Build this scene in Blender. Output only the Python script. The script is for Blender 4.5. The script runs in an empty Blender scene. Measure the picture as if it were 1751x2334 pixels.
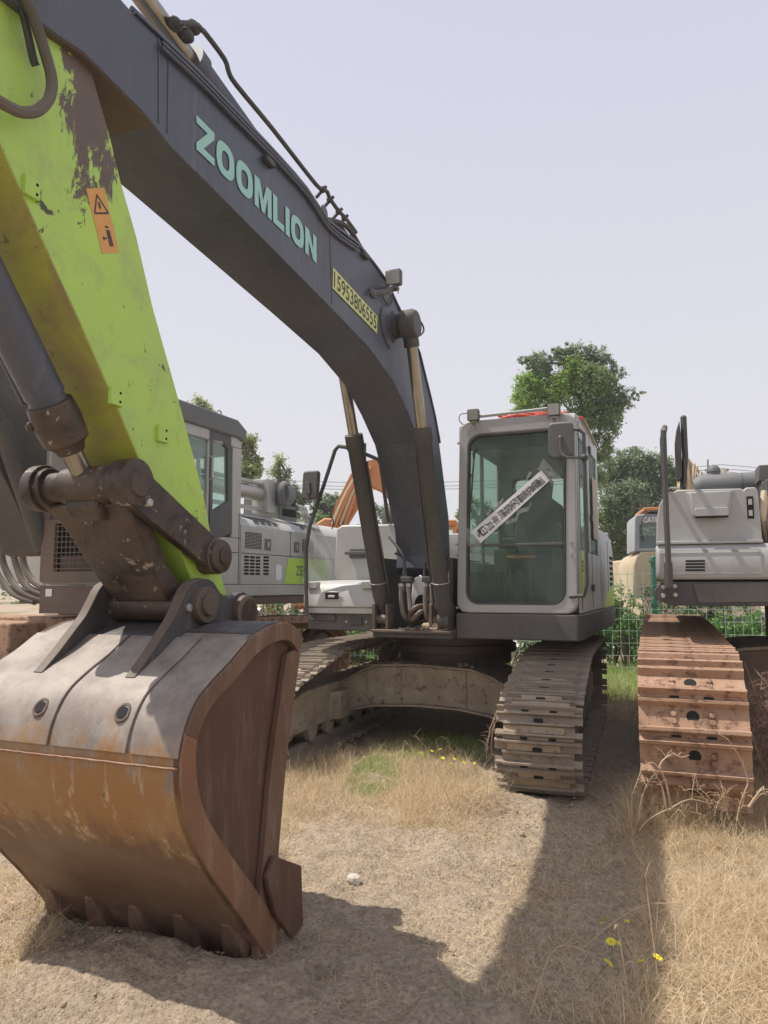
import bpy, bmesh, math, random
import numpy as np
from mathutils import Vector, Matrix
random.seed(7); rng = np.random.default_rng(7)
scene = bpy.context.scene
COL = scene.collection
# ------------------------------------------------------------ camera
F_, CX, CY, EYE = 1690., 875.5, 1167., 1.5
PIT = math.atan((1335-1167)/F_)
cam = bpy.data.cameras.new('camera'); cam.sensor_fit = 'VERTICAL'; cam.sensor_height = 24
cam.lens = F_/2334*24; cam.clip_start = .05; cam.clip_end = 2000
camo = bpy.data.objects.new('camera', cam); COL.objects.link(camo)
camo.location = (0, 0, EYE); camo.rotation_euler = (math.pi/2+PIT, 0, 0); scene.camera = camo
# ------------------------------------------------------------ world and sun
SUN = Vector((.495, -.071, -1)).normalized()          # way the light travels
w = bpy.data.worlds.new('World'); scene.world = w; w.use_nodes = True
nt = w.node_tree; nt.nodes.clear()
sky = nt.nodes.new('ShaderNodeTexSky'); sky.sky_type = 'NISHITA'; sky.sun_disc = False
sky.sun_elevation = math.asin(-SUN.z); sky.sun_rotation = math.radians(270)
sky.dust_density = 5; sky.air_density = 1.2; sky.ozone_density = 2; sky.altitude = 50
hs = nt.nodes.new('ShaderNodeHueSaturation'); hs.inputs['Saturation'].default_value = .35
mx = nt.nodes.new('ShaderNodeMix'); mx.data_type = 'RGBA'; mx.inputs[0].default_value = .86
tc = nt.nodes.new('ShaderNodeTexCoord'); sp = nt.nodes.new('ShaderNodeSeparateXYZ')
cr = nt.nodes.new('ShaderNodeValToRGB')
cr.color_ramp.elements[0].position = 0; cr.color_ramp.elements[0].color = (.84, .822, .835, 1)
cr.color_ramp.elements[1].position = .75; cr.color_ramp.elements[1].color = (.62, .64, .80, 1)
sc_ = nt.nodes.new('ShaderNodeVectorMath'); sc_.operation = 'SCALE'; sc_.inputs['Scale'].default_value = 9.0
bg = nt.nodes.new('ShaderNodeBackground'); bg.inputs['Strength'].default_value = .118
out = nt.nodes.new('ShaderNodeOutputWorld')
L_ = nt.links.new
L_(tc.outputs['Generated'], sp.inputs[0]); L_(sp.outputs['Z'], cr.inputs[0])
L_(cr.outputs[0], sc_.inputs[0]); L_(sky.outputs[0], hs.inputs['Color'])
L_(hs.outputs[0], mx.inputs[6]); L_(sc_.outputs[0], mx.inputs[7]); L_(mx.outputs[2], bg.inputs[0]); L_(bg.outputs[0], out.inputs[0])
sl = bpy.data.lights.new('sun', 'SUN'); sl.energy = 5.0; sl.angle = math.radians(.6); sl.color = (1, .945, .86)
so = bpy.data.objects.new('sun', sl); COL.objects.link(so); so.location = (-8, 0, 15)
so.rotation_euler = SUN.to_track_quat('-Z', 'Y').to_euler()
scene.view_settings.view_transform = 'Standard'; scene.view_settings.look = 'None'
scene.view_settings.exposure = 0; scene.view_settings.gamma = 1
scene.cycles.max_bounces = 8; scene.cycles.transparent_max_bounces = 12
scene.cycles.use_denoising = True
# ------------------------------------------------------------ measuring frames (points of the photo -> metres)
cp_, sp_ = math.cos(PIT), math.sin(PIT)
def ray(u, v):
    x = (u-CX)/F_; y = -(v-CY)/F_
    return np.array([x, cp_-y*sp_, sp_+y*cp_])
class Frame:
    """a machine's own axes: x to its side, y to its rear, z up"""
    def __init__(s, X, Y, a):
        s.a = math.radians(a); s.o = np.array([X, Y, 0.]); s.R = np.array([math.cos(s.a), -math.sin(s.a), 0]); s.B = np.array([math.sin(s.a), math.cos(s.a), 0])
    def _t(s, u, v, n, c):
        d = ray(u, v); o = np.array([0, 0, EYE]); t = (c-(o-s.o)@n)/(d@n); p = o+d*t-s.o
        return (float(p@s.R), float(p@s.B), float(p[2]))
    def px(s, u, v, x): return s._t(u, v, s.R, x)
    def py(s, u, v, y): return s._t(u, v, s.B, y)
    def pz(s, u, v, z): return s._t(u, v, np.array([0, 0, 1.]), z)
    def yz(s, l, x): return [s.px(u, v, x)[1:] for u, v in l]
    def xz(s, l, y): return [(s.py(u, v, y)[0], s.py(u, v, y)[2]) for u, v in l]
W = Frame(0, 0, 0)
# ------------------------------------------------------------ materials
MATS = {}
def newmat(name):
    m = bpy.data.materials.new(name); m.use_nodes = True; m.node_tree.nodes.clear(); return m, m.node_tree
def N(nt, t, **k):
    n = nt.nodes.new(t)
    for a, b in k.items():
        if a in n.inputs: n.inputs[a].default_value = b
        else: setattr(n, a, b)
    return n
def ramp(nt, src, p0, p1, c0=(0,0,0,1), c1=(1,1,1,1)):
    r = nt.nodes.new('ShaderNodeValToRGB'); e = r.color_ramp.elements
    e[0].position = p0; e[1].position = p1; e[0].color = c0; e[1].color = c1
    nt.links.new(src, r.inputs[0]); return r.outputs[0]
def mixc(nt, f, a, b):
    m = nt.nodes.new('ShaderNodeMix'); m.data_type = 'RGBA'
    for s, x in ((0, f), (6, a), (7, b)):
        if isinstance(x, (tuple, list)): m.inputs[s].default_value = tuple(x)+((1,) if len(x) == 3 else ())
        elif isinstance(x, (int, float)): m.inputs[s].default_value = x
        else: nt.links.new(x, m.inputs[s])
    return m.outputs[2]
def noise(nt, co, scale, detail=6, rough=.6, dist=0., mapscale=None, rot=None):
    if mapscale or rot:
        mp = nt.nodes.new('ShaderNodeMapping'); nt.links.new(co, mp.inputs[0])
        if mapscale: mp.inputs['Scale'].default_value = mapscale
        if rot: mp.inputs['Rotation'].default_value = rot
        co = mp.outputs[0]
    n = N(nt, 'ShaderNodeTexNoise', Scale=scale, Detail=detail, Roughness=rough, Distortion=dist)
    nt.links.new(co, n.inputs['Vector']); return n.outputs['Fac']
def math_(nt, op, a, b=None):
    m = nt.nodes.new('ShaderNodeMath'); m.operation = op
    for i, x in enumerate((a, b)):
        if x is None: continue
        if isinstance(x, (int, float)): m.inputs[i].default_value = x
        else: nt.links.new(x, m.inputs[i])
    return m.outputs[0]
def finish(nt, col, rough=.6, metal=0., bump=None, bstr=.3, bdist=.01, spec=.5):
    b = nt.nodes.new('ShaderNodeBsdfPrincipled'); o = nt.nodes.new('ShaderNodeOutputMaterial')
    for s, x in (('Base Color', col), ('Roughness', rough), ('Metallic', metal), ('Specular IOR Level', spec)):
        if isinstance(x, tuple): b.inputs[s].default_value = x+((1,) if len(x) == 3 else ())
        elif isinstance(x, (int, float)): b.inputs[s].default_value = x
        else: nt.links.new(x, b.inputs[s])
    if bump is not None:
        bn = nt.nodes.new('ShaderNodeBump'); bn.inputs['Strength'].default_value = bstr; bn.inputs['Distance'].default_value = bdist
        nt.links.new(bump, bn.inputs['Height']); nt.links.new(bn.outputs[0], b.inputs['Normal'])
    nt.links.new(b.outputs[0], o.inputs[0]); return b
def coords(nt): return nt.nodes.new('ShaderNodeTexCoord').outputs['Object']
def dusty(name, base, rough=.5, dust=(.36, .29, .22), amt=.35, scale=3., chips=None, chipt=.70, streak=None, metal=0., bump=.15, up=.5):
    """painted or bare steel with mottling, dust settled on it, chips down to another colour, and vertical dirt runs"""
    m, nt = newmat(name); co = coords(nt)
    n1 = noise(nt, co, scale, 8, .65); n2 = noise(nt, co, scale*7, 6, .7); n3 = noise(nt, co, scale*.45, 3, .5)
    var = mixc(nt, ramp(nt, n1, .3, .75), tuple(c*.82 for c in base), tuple(min(1, c*1.12) for c in base))
    geo = nt.nodes.new('ShaderNodeNewGeometry'); s = nt.nodes.new('ShaderNodeSeparateXYZ'); nt.links.new(geo.outputs['Normal'], s.inputs[0])
    upf = math_(nt, 'MULTIPLY', ramp(nt, s.outputs['Z'], .25, .95), up)
    df = math_(nt, 'MULTIPLY', ramp(nt, n3, .35, .72), amt)
    df = math_(nt, 'ADD', df, math_(nt, 'MULTIPLY', upf, ramp(nt, n2, .2, .6)))
    df = math_(nt, 'MINIMUM', df, .95)
    col = mixc(nt, df, var, dust)
    if streak:
        st = noise(nt, co, 1, 5, .7, 0, (22, 22, 1.2)); col = mixc(nt, math_(nt, 'MULTIPLY', ramp(nt, st, .52, .74), .55), col, streak)
    if chips:
        c1 = noise(nt, co, scale*3.3, 9, .72, .4); c2 = noise(nt, co, scale*.8, 2, .5)
        cf = ramp(nt, math_(nt, 'ADD', math_(nt, 'MULTIPLY', c1, .7), math_(nt, 'MULTIPLY', c2, .42)), chipt, chipt+.025)
        col = mixc(nt, cf, col, chips)
    rg = mixc(nt, df, (rough,)*3, (.92,)*3)
    finish(nt, col, rg, metal, n2, bump, .004); MATS[name] = m; return m
def plain(name, base, rough=.5, metal=0., vary=.1, scale=8., spec=.5, bump=0.):
    m, nt = newmat(name); co = coords(nt); n = noise(nt, co, scale, 5)
    col = mixc(nt, n, tuple(c*(1-vary) for c in base), tuple(min(1, c*(1+vary)) for c in base))
    finish(nt, col, rough, metal, n if bump else None, bump, .005, spec); MATS[name] = m; return m
dusty('boom paint', (.072, .080, .108), .36, (.135, .137, .150), .5, 2.6, (.20, .15, .12), .775, streak=(.15, .15, .165), up=.2)
dusty('frame paint', (.052, .054, .056), .55, (.22, .18, .14), .3, 2.5, up=.6, streak=(.14, .11, .09))
dusty('skirt paint', (.085, .082, .08), .6, (.30, .26, .22), .3, 4, (.42, .38, .33), .80, up=.5, streak=(.15, .13, .11))
dusty('light paint', (.39, .395, .385), .38, (.33, .32, .295), .35, 2.0, up=.25, streak=(.40, .38, .34), bump=.05)
dusty('white paint', (.46, .46, .43), .35, (.37, .34, .29), .3, 2.0, up=.2, streak=(.46, .44, .40), bump=.05)
dusty('grey roof paint', (.13, .135, .135), .6, (.30, .28, .26), .3, 2.5, up=.15)
dusty('worn steel', (.095, .070, .052), .42, (.20, .145, .105), .5, 4.5, (.34, .28, .23), .72, streak=(.05, .036, .028), up=.3, bump=.35)
def greasy(name):
    m, nt = newmat(name); co = coords(nt); a = noise(nt, co, 5, 9, .7, .6); c = noise(nt, co, 13, 8, .72, .3); f = noise(nt, co, 42, 6, .7)
    col = mixc(nt, ramp(nt, a, .36, .62), (.030, .024, .020), (.115, .082, .062)); col = mixc(nt, ramp(nt, c, .60, .64), col, (.36, .30, .25)); col = mixc(nt, ramp(nt, c, .34, .38, (1,)*4, (0, 0, 0, 1)), col, (.018, .015, .013))
    finish(nt, col, mixc(nt, ramp(nt, a, .35, .6), (.28,)*3, (.62,)*3), .25, math_(nt, 'ADD', c, f), .35, .005); MATS[name] = m
greasy('greasy steel')
dusty('black rubber', (.045, .045, .046), .6, (.18, .16, .14), .3, 6, up=.3)
dusty('dusty rubber', (.10, .088, .075), .7, (.30, .24, .19), .5, 6, up=.5)
dusty('dark plastic', (.085, .087, .088), .55, (.22, .21, .2), .3, 5, up=.3)
dusty('brown shade paint', (.12, .09, .07), .65, (.26, .18, .13), .5, 3, up=.4)  # brown; on the second excavator shade and lens glare are in this colour
dusty('tan paint', (.52, .42, .27), .5, (.45, .38, .28), .4, 2.5, (.25, .18, .12), .78)
dusty('orange paint', (.62, .22, .07), .45, (.5, .33, .2), .35, 2.5, (.25, .12, .06), .78)
dusty('red hose', (.62, .06, .04), .6, (.5, .3, .2), .2, 9)
plain('chrome rod', (.34, .31, .26), .28, .85, .25, 14)
plain('lens', (.30, .29, .27), .2, .2, .3, 60)
plain('letter paint', (.33, .60, .53), .5, 0, .08, 20)
plain('plate yellow', (.60, .63, .24), .5, 0, .08, 20)
plain('plate ink', (.05, .05, .03), .6)
plain('sticker orange', (.68, .34, .09), .5, 0, .15, 20)
plain('lime vinyl', (.42, .66, .07), .45, 0, .08, 8)
plain('black void', (.012, .012, .012), .9)  # near-black on raised pieces, painting the darkness of holes and slots
plain('paper', (.76, .76, .78), .6, 0, .05, 12)
plain('ink', (.06, .06, .07), .7)
plain('seat cloth', (.035, .036, .038), .8)
plain('bolt steel', (.45, .42, .38), .4, .7)
plain('fence green', (.035, .16, .10), .5)
plain('wire', (.42, .58, .47), .5)
plain('concrete', (.48, .45, .41), .9, 0, .15, 3)
plain('bark', (.16, .12, .09), .9, 0, .3, 12, bump=.5)
plain('petal', (.82, .72, .04), .6)
plain('daisy centre', (.70, .45, .03), .7)
plain('dry stalk', (.46, .34, .22), .85, 0, .25, 18)
plain('card', (.44, .36, .27), .85, 0, .2, 8)
plain('grey fabric', (.30, .31, .31), .8)
# lime arm paint, with the scraped bare patch near the boom joint
def lime(name, scraped):
    m, nt = newmat(name); co = coords(nt)
    n1 = noise(nt, co, 1.6, 6, .6); n2 = noise(nt, co, 30, 6, .7); n4 = noise(nt, co, 6, 8, .7, .5)
    col = mixc(nt, ramp(nt, n1, .32, .72), (.40, .59, .125), (.45, .69, .095))
    col = mixc(nt, math_(nt, 'MULTIPLY', ramp(nt, n4, .5, .68), .45), col, (.33, .36, .16))
    scr = noise(nt, co, 1, 6, .75, 0, (9, 9, 2.2), (.6, 0, 0)); spt = noise(nt, co, 9, 9, .75, .6)
    col = mixc(nt, ramp(nt, math_(nt, 'ADD', math_(nt, 'MULTIPLY', spt, .75), math_(nt, 'MULTIPLY', scr, .35)), .658, .676), col, (.07, .055, .04))
    if scraped:
        s = nt.nodes.new('ShaderNodeSeparateXYZ'); nt.links.new(co, s.inputs[0])
        mp = nt.nodes.new('ShaderNodeMapping'); mp.inputs['Scale'].default_value = (1, 1.9, .72); nt.links.new(co, mp.inputs[0])
        d = nt.nodes.new('ShaderNodeVectorMath'); d.operation = 'DISTANCE'; nt.links.new(mp.outputs[0], d.inputs[0]); d.inputs[1].default_value = (scraped[0][0], scraped[0][1]*1.9, scraped[0][2]*.72)
        v = math_(nt, 'ADD', d.outputs['Value'], math_(nt, 'MULTIPLY', noise(nt, co, 1, 9, .78, .5, (11, 11, 4.5)), 1.35)); v = math_(nt, 'MULTIPLY', math_(nt, 'ADD', v, math_(nt, 'MULTIPLY', spt, .12)), .5)
        col = mixc(nt, ramp(nt, v, scraped[1], scraped[1]+.02), mixc(nt, n4, (.075, .05, .036), (.17, .12, .085)), col)
    finish(nt, col, .42, 0, n2, .06, .003); MATS[name] = m
lime('lime paint', ((.17, -4.14, 3.46), .515))
def olive(name):
    m, nt = newmat(name); co = coords(nt); n1 = noise(nt, co, 2.2, 7, .65, .4); n2 = noise(nt, co, 12, 6, .7)
    col = mixc(nt, ramp(nt, n1, .36, .64), (.42, .47, .045), (.28, .225, .105)); col = mixc(nt, ramp(nt, n2, .62, .68), col, (.12, .08, .05))
    finish(nt, col, .5, 0, n2, .2, .004); MATS[name] = m
olive('muddy lime paint')
def rust(name, a, b, c, shine, zs=None):
    """a,b rusty tones, c polished/worn steel where the soil scours it"""
    m, nt = newmat(name); co = coords(nt)
    n1 = noise(nt, co, 2.6, 9, .7, .3); n2 = noise(nt, co, 34, 6, .7); st = noise(nt, co, 1, 7, .72, .1, (13, 13, 2.4))
    col = mixc(nt, ramp(nt, n1, .34, .66), a, b)
    col = mixc(nt, math_(nt, 'MULTIPLY', ramp(nt, st, .50, .66), .8), col, c)
    if zs:   # grey mill-scaled upper plate, orange band, darker brown floor: three belts by height
        s = nt.nodes.new('ShaderNodeSeparateXYZ'); nt.links.new(co, s.inputs[0])
        zz = math_(nt, 'ADD', s.outputs['Z'], math_(nt, 'MULTIPLY', math_(nt, 'SUBTRACT', st, .5), .45))
        belt = mixc(nt, ramp(nt, n1, .4, .62), (.32, .165, .06), (.34, .235, .125))
        belt = mixc(nt, math_(nt, 'MULTIPLY', ramp(nt, st, .56, .62), .7), belt, (.50, .40, .27))
        low = mixc(nt, ramp(nt, n1, .38, .62), (.15, .085, .05), (.215, .145, .095))
        top = mixc(nt, ramp(nt, noise(nt, co, 4.5, 8, .7), .42, .62), (.33, .285, .245), (.215, .175, .15))
        col = mixc(nt, ramp(nt, zz, zs[0], zs[0]+.13), low, belt)
        spz = noise(nt, co, 6, 8, .75, .4); zz2 = math_(nt, 'ADD', zz, math_(nt, 'MULTIPLY', math_(nt, 'SUBTRACT', spz, .5), .9)); col = mixc(nt, ramp(nt, zz2, zs[1]-.05, zs[1]+.12), col, top)
    sc = noise(nt, co, 1, 6, .8, 0, (50, 50, 5), (.5, 0, .3)); col = mixc(nt, math_(nt, 'MULTIPLY', ramp(nt, sc, .66, .70), .6), col, (.52, .45, .38))
    sp2 = noise(nt, co, 11, 8, .75, .5); col = mixc(nt, math_(nt, 'MULTIPLY', ramp(nt, sp2, .62, .68), .55), col, (.10, .06, .045))
    finish(nt, col, mixc(nt, n1, (.48,)*3, (.75,)*3), shine, n2, .22, .004); MATS[name] = m
rust('bucket skin', (.22, .13, .075), (.28, .19, .115), (.34, .25, .17), .12, (.50, .86))
rust('bucket side', (.085, .043, .027), (.125, .066, .042), (.16, .10, .072), .05)  # rust brown, darkened in colour so the sunken panel looks shaded
rust('bucket edge', (.13, .072, .045), (.185, .108, .07), (.26, .18, .13), .08)
rust('bucket rim', (.25, .12, .06), (.19, .10, .06), (.33, .22, .14), .1)
rust('blackened steel', (.06, .055, .055), (.10, .09, .088), (.17, .155, .15), .25)
def mud(name, a, b, c, hi=.6):
    m, nt = newmat(name); co = coords(nt); n1 = noise(nt, co, 5, 9, .7, .3); n2 = noise(nt, co, 45, 6, .75); n3 = noise(nt, co, 14, 7, .7)
    col = mixc(nt, ramp(nt, n1, .35, .65), a, b); col = mixc(nt, ramp(nt, n3, hi, hi+.08), col, c)
    finish(nt, col, .85, 0, math_(nt, 'ADD', n3, n2), .5, .008); MATS[name] = m
mud('track steel', (.25, .20, .15), (.34, .28, .215), (.16, .12, .09))
mud('rusty track', (.335, .20, .128), (.43, .27, .178), (.19, .11, .072), .53)
mud('muddy frame', (.30, .24, .18), (.42, .35, .27), (.17, .125, .09), .56)
mud('clod', (.33, .245, .165), (.42, .32, .225), (.22, .155, .10))
mud('stone', (.50, .44, .38), (.58, .52, .45), (.38, .33, .28))
def glass(name, tint, gl=.025, rough=.03, sky_veil=.04):
    m, nt = newmat(name); t = N(nt, 'ShaderNodeBsdfTransparent'); t.inputs[0].default_value = tint+(1,)
    g = N(nt, 'ShaderNodeBsdfGlossy', Roughness=rough); g.inputs[0].default_value = (.85, .93, .9, 1)
    lw = N(nt, 'ShaderNodeLayerWeight', Blend=.35); f = math_(nt, 'ADD', math_(nt, 'MULTIPLY', lw.outputs['Fresnel'], .12), gl)
    ms = nt.nodes.new('ShaderNodeMixShader'); o = nt.nodes.new('ShaderNodeOutputMaterial')
    nt.links.new(f, ms.inputs[0]); nt.links.new(t.outputs[0], ms.inputs[1]); nt.links.new(g.outputs[0], ms.inputs[2])
    d = N(nt, 'ShaderNodeBsdfDiffuse'); d.inputs[0].default_value = (.42, .46, .43, 1)
    co = coords(nt); dd = ramp(nt, noise(nt, co, 120, 2, .5), .70, .73); big = ramp(nt, noise(nt, co, 3, 3, .5), .42, .6)
    dirt = math_(nt, 'ADD', math_(nt, 'MULTIPLY', math_(nt, 'MULTIPLY', dd, big), .8), sky_veil)  # dirt speckles plus an even grey veil painted for the sky's hazy reflection
    m2 = nt.nodes.new('ShaderNodeMixShader'); nt.links.new(dirt, m2.inputs[0]); nt.links.new(ms.outputs[0], m2.inputs[1]); nt.links.new(d.outputs[0], m2.inputs[2])
    nt.links.new(m2.outputs[0], o.inputs[0]); MATS[name] = m
glass('tinted glass', (.80, .89, .84), .008, .03, .10); glass('clear glass', (.86, .93, .89), .06)
def film(name, lo=.04, hi=.42, sc=9):
    m, nt = newmat(name); t = N(nt, 'ShaderNodeBsdfTransparent'); t.inputs[0].default_value = (.95, .95, .95, 1)
    g = N(nt, 'ShaderNodeBsdfGlossy', Roughness=.18); d = N(nt, 'ShaderNodeBsdfDiffuse'); d.inputs[0].default_value = (.72, .72, .68, 1)
    co = coords(nt); f = ramp(nt, noise(nt, co, sc, 7, .7, 1.2), .35, .7, (lo,)*3+(1,), (hi,)*3+(1,))
    a = nt.nodes.new('ShaderNodeMixShader'); a.inputs[0].default_value = .25; nt.links.new(d.outputs[0], a.inputs[1]); nt.links.new(g.outputs[0], a.inputs[2])
    b = nt.nodes.new('ShaderNodeMixShader'); nt.links.new(f, b.inputs[0]); nt.links.new(t.outputs[0], b.inputs[1]); nt.links.new(a.outputs[0], b.inputs[2])
    o = nt.nodes.new('ShaderNodeOutputMaterial'); nt.links.new(b.outputs[0], o.inputs[0]); MATS[name] = m
film('plastic film'); film('sheet film', .35, .6, 3)
def leafmat(name, c0, c1, tr=.35, rough=.6):
    """blade and leaf colour varies from one leaf to the next"""
    m, nt = newmat(name); at = nt.nodes.new('ShaderNodeAttribute'); at.attribute_name = 'rnd'
    col = mixc(nt, at.outputs['Fac'], c0, c1); b = N(nt, 'ShaderNodeBsdfPrincipled', Roughness=rough); nt.links.new(col, b.inputs['Base Color'])
    t = N(nt, 'ShaderNodeBsdfTranslucent'); nt.links.new(col, t.inputs[0]); ms = nt.nodes.new('ShaderNodeMixShader'); ms.inputs[0].default_value = tr
    o = nt.nodes.new('ShaderNodeOutputMaterial'); nt.links.new(b.outputs[0], ms.inputs[1]); nt.links.new(t.outputs[0], ms.inputs[2]); nt.links.new(ms.outputs[0], o.inputs[0]); MATS[name] = m
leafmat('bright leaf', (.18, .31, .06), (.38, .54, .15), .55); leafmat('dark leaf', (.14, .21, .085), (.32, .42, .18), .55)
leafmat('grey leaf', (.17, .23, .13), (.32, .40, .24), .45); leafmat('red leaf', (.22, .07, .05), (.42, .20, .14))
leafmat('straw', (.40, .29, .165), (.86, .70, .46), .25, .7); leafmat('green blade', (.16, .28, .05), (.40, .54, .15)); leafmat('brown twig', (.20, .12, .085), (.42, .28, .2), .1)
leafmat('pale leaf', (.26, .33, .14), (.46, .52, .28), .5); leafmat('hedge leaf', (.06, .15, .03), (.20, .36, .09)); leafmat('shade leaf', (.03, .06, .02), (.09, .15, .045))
# ------------------------------------------------------------ mesh helpers
def tag(o, label=None, cat=None, group=None, kind=None):
    for k, v in (('label', label), ('category', cat), ('group', group), ('kind', kind)):
        if v: o[k] = v
    return o
def empty(name, loc, rz, label, cat, group=None):
    o = bpy.data.objects.new(name, None); COL.objects.link(o); o.location = loc; o.rotation_euler.z = rz; o.empty_display_size = .3
    return tag(o, label, cat, group)
def root(name, fr, label, cat, group=None): return empty(name, tuple(fr.o), -fr.a, label, cat, group)
def sub(p, q): return (p[0]-q[0], p[1]-q[1], p[2]-q[2])
def spline(pts, n=6, closed=False):
    P = [Vector(p) for p in pts]; o = []; m = len(P)
    for i in range(m if closed else m-1):
        g = (lambda k: P[k % m]) if closed else (lambda k: P[min(max(k, 0), m-1)])
        a, b, c, d = g(i-1), g(i), g(i+1), g(i+2)
        for j in range(n):
            t = j/n; o.append(tuple(.5*((2*b)+(c-a)*t+(2*a-5*b+4*c-d)*t*t+(3*b-a-3*c+d)*t**3)))
    if not closed: o.append(tuple(P[-1]))
    return o
class MB:
    def __init__(s): s.bm = bmesh.new(); s.mi = 0; s.mats = []
    def use(s, mat):
        if mat not in s.mats: s.mats.append(mat)
        s.mi = s.mats.index(mat); return s
    def face(s, vs):
        try: f = s.bm.faces.new(vs); f.material_index = s.mi
        except ValueError: pass
    def loop(s, pts): return [s.bm.verts.new(p) for p in pts]
    def box(s, x0, x1, y0, y1, z0, z1):
        v = s.loop([(x, y, z) for z in (z0, z1) for y in (y0, y1) for x in (x0, x1)])
        for q in ((0, 2, 3, 1), (4, 5, 7, 6), (0, 1, 5, 4), (2, 6, 7, 3), (0, 4, 6, 2), (1, 3, 7, 5)): s.face([v[i] for i in q])
        return s
    def prism(s, pts, ax, a, b):
        """polygon pts in the two other axes, extruded along ax from a to b"""
        def P(p, t): return {'x': (t, p[0], p[1]), 'y': (p[0], t, p[1]), 'z': (p[0], p[1], t)}[ax]
        A = s.loop([P(p, a) for p in pts]); B = s.loop([P(p, b) for p in pts]); n = len(pts)
        s.face(A); s.face(B[::-1])
        for i in range(n): s.face([A[i], B[i], B[(i+1) % n], A[(i+1) % n]])
        return s
    def ring(s, outer, inner, ax, a, b):
        def P(p, t): return {'x': (t, p[0], p[1]), 'y': (p[0], t, p[1]), 'z': (p[0], p[1], t)}[ax]
        n = len(outer); q = [s.loop([P(p, t) for p in l]) for l in (outer, inner) for t in (a, b)]
        for i in range(n):
            j = (i+1) % n
            s.face([q[0][i], q[0][j], q[2][j], q[2][i]]); s.face([q[1][j], q[1][i], q[3][i], q[3][j]])
            s.face([q[0][i], q[1][i], q[1][j], q[0][j]]); s.face([q[2][j], q[3][j], q[3][i], q[2][i]])
        return s
    def loft(s, secs, cap=True):
        R = [s.loop(q) for q in secs]; n = len(R[0])
        for A, B in zip(R, R[1:]):
            for i in range(n): s.face([A[i], A[(i+1) % n], B[(i+1) % n], B[i]])
        if cap: s.face(R[0][::-1]); s.face(R[-1])
        return s
    def cyl(s, p0, p1, r, r2=None, n=20):
        p0, p1 = Vector(p0), Vector(p1); d = (p1-p0).normalized(); u = d.orthogonal().normalized(); v = d.cross(u); r2 = r if r2 is None else r2
        return s.loft([[tuple(p+(u*math.cos(t)+v*math.sin(t))*q) for t in [2*math.pi*k/n for k in range(n)]] for p, q in ((p0, r), (p1, r2))])
    def rev(s, p0, p1, prof, n=22):
        """turned part: prof = [(fraction along p0-p1, radius)]"""
        p0, p1 = Vector(p0), Vector(p1); d = (p1-p0); dn = d.normalized(); u = dn.orthogonal().normalized(); v = dn.cross(u)
        return s.loft([[tuple(p0+d*f+(u*math.cos(t)+v*math.sin(t))*r) for t in [2*math.pi*k/n for k in range(n)]] for f, r in prof])
    def tube(s, pts, r, n=8, smooth=0, closed=False):
        if smooth: pts = spline(pts, smooth, closed)
        P = [Vector(p) for p in pts]; m = len(P); secs = []; u = None
        for i, p in enumerate(P):
            a = P[i-1] if i or closed else p; b = P[(i+1) % m] if i < m-1 or closed else p; d = (b-a)
            if d.length < 1e-9: d = Vector((0, 0, 1))
            d.normalize(); u = d.orthogonal() if u is None else u-d*u.dot(d)
            if u.length < 1e-6: u = d.orthogonal()
            u.normalize(); v = d.cross(u); rr = r[i] if isinstance(r, (list, tuple)) else r
            secs.append([tuple(p+(u*math.cos(t)+v*math.sin(t))*rr) for t in [2*math.pi*k/n for k in range(n)]])
        if closed: secs.append(secs[0])
        return s.loft(secs, not closed)
    def ball(s, c, r, n=10, sq=(1, 1, 1)):
        secs = []
        for i in range(1, n):
            a = math.pi*i/n; secs.append([(c[0]+r*sq[0]*math.sin(a)*math.cos(t), c[1]+r*sq[1]*math.sin(a)*math.sin(t), c[2]+r*sq[2]*math.cos(a)) for t in [2*math.pi*k/(n+4) for k in range(n+4)]])
        return s.loft(secs)
    def build(s, name, mat, parent=None, bevel=0., smooth=35, rz=None):
        bmesh.ops.recalc_face_normals(s.bm, faces=s.bm.faces)
        me = bpy.data.meshes.new(name); s.bm.to_mesh(me); s.bm.free()
        for q in (s.mats or [mat]): me.materials.append(MATS[q])
        me.polygons.foreach_set('use_smooth', [True]*len(me.polygons))
        me.set_sharp_from_angle(angle=math.radians(smooth))
        o = bpy.data.objects.new(name, me); COL.objects.link(o)
        if parent: o.parent = parent
        if rz: o.rotation_euler.z = rz
        if bevel:
            b = o.modifiers.new('bevel', 'BEVEL'); b.width = bevel; b.segments = 2; b.limit_method = 'ANGLE'; b.angle_limit = math.radians(40); b.harden_normals = False
        return o
def rrect(x0, x1, z0, z1, r, n=5):
    o = []
    for cx, cz, a in ((x1-r, z1-r, 0), (x0+r, z1-r, 90), (x0+r, z0+r, 180), (x1-r, z0+r, 270)):
        for k in range(n+1): t = math.radians(a+90*k/n); o.append((cx+r*math.cos(t), cz+r*math.sin(t)))
    return o
def copy_tree(o, parent=None):
    c = o.copy(); COL.objects.link(c); c.parent = parent
    for ch in list(o.children): copy_tree(ch, c)
    return c
def text_geo(body, bold=0.):
    c = bpy.data.curves.new('text', 'FONT'); c.body = body; c.offset = bold; c.resolution_u = 3
    o = bpy.data.objects.new('text', c); COL.objects.link(o)
    me = bpy.data.meshes.new_from_object(o.evaluated_get(bpy.context.evaluated_depsgraph_get()))
    bpy.data.objects.remove(o); bpy.data.curves.remove(c)
    return me
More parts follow.
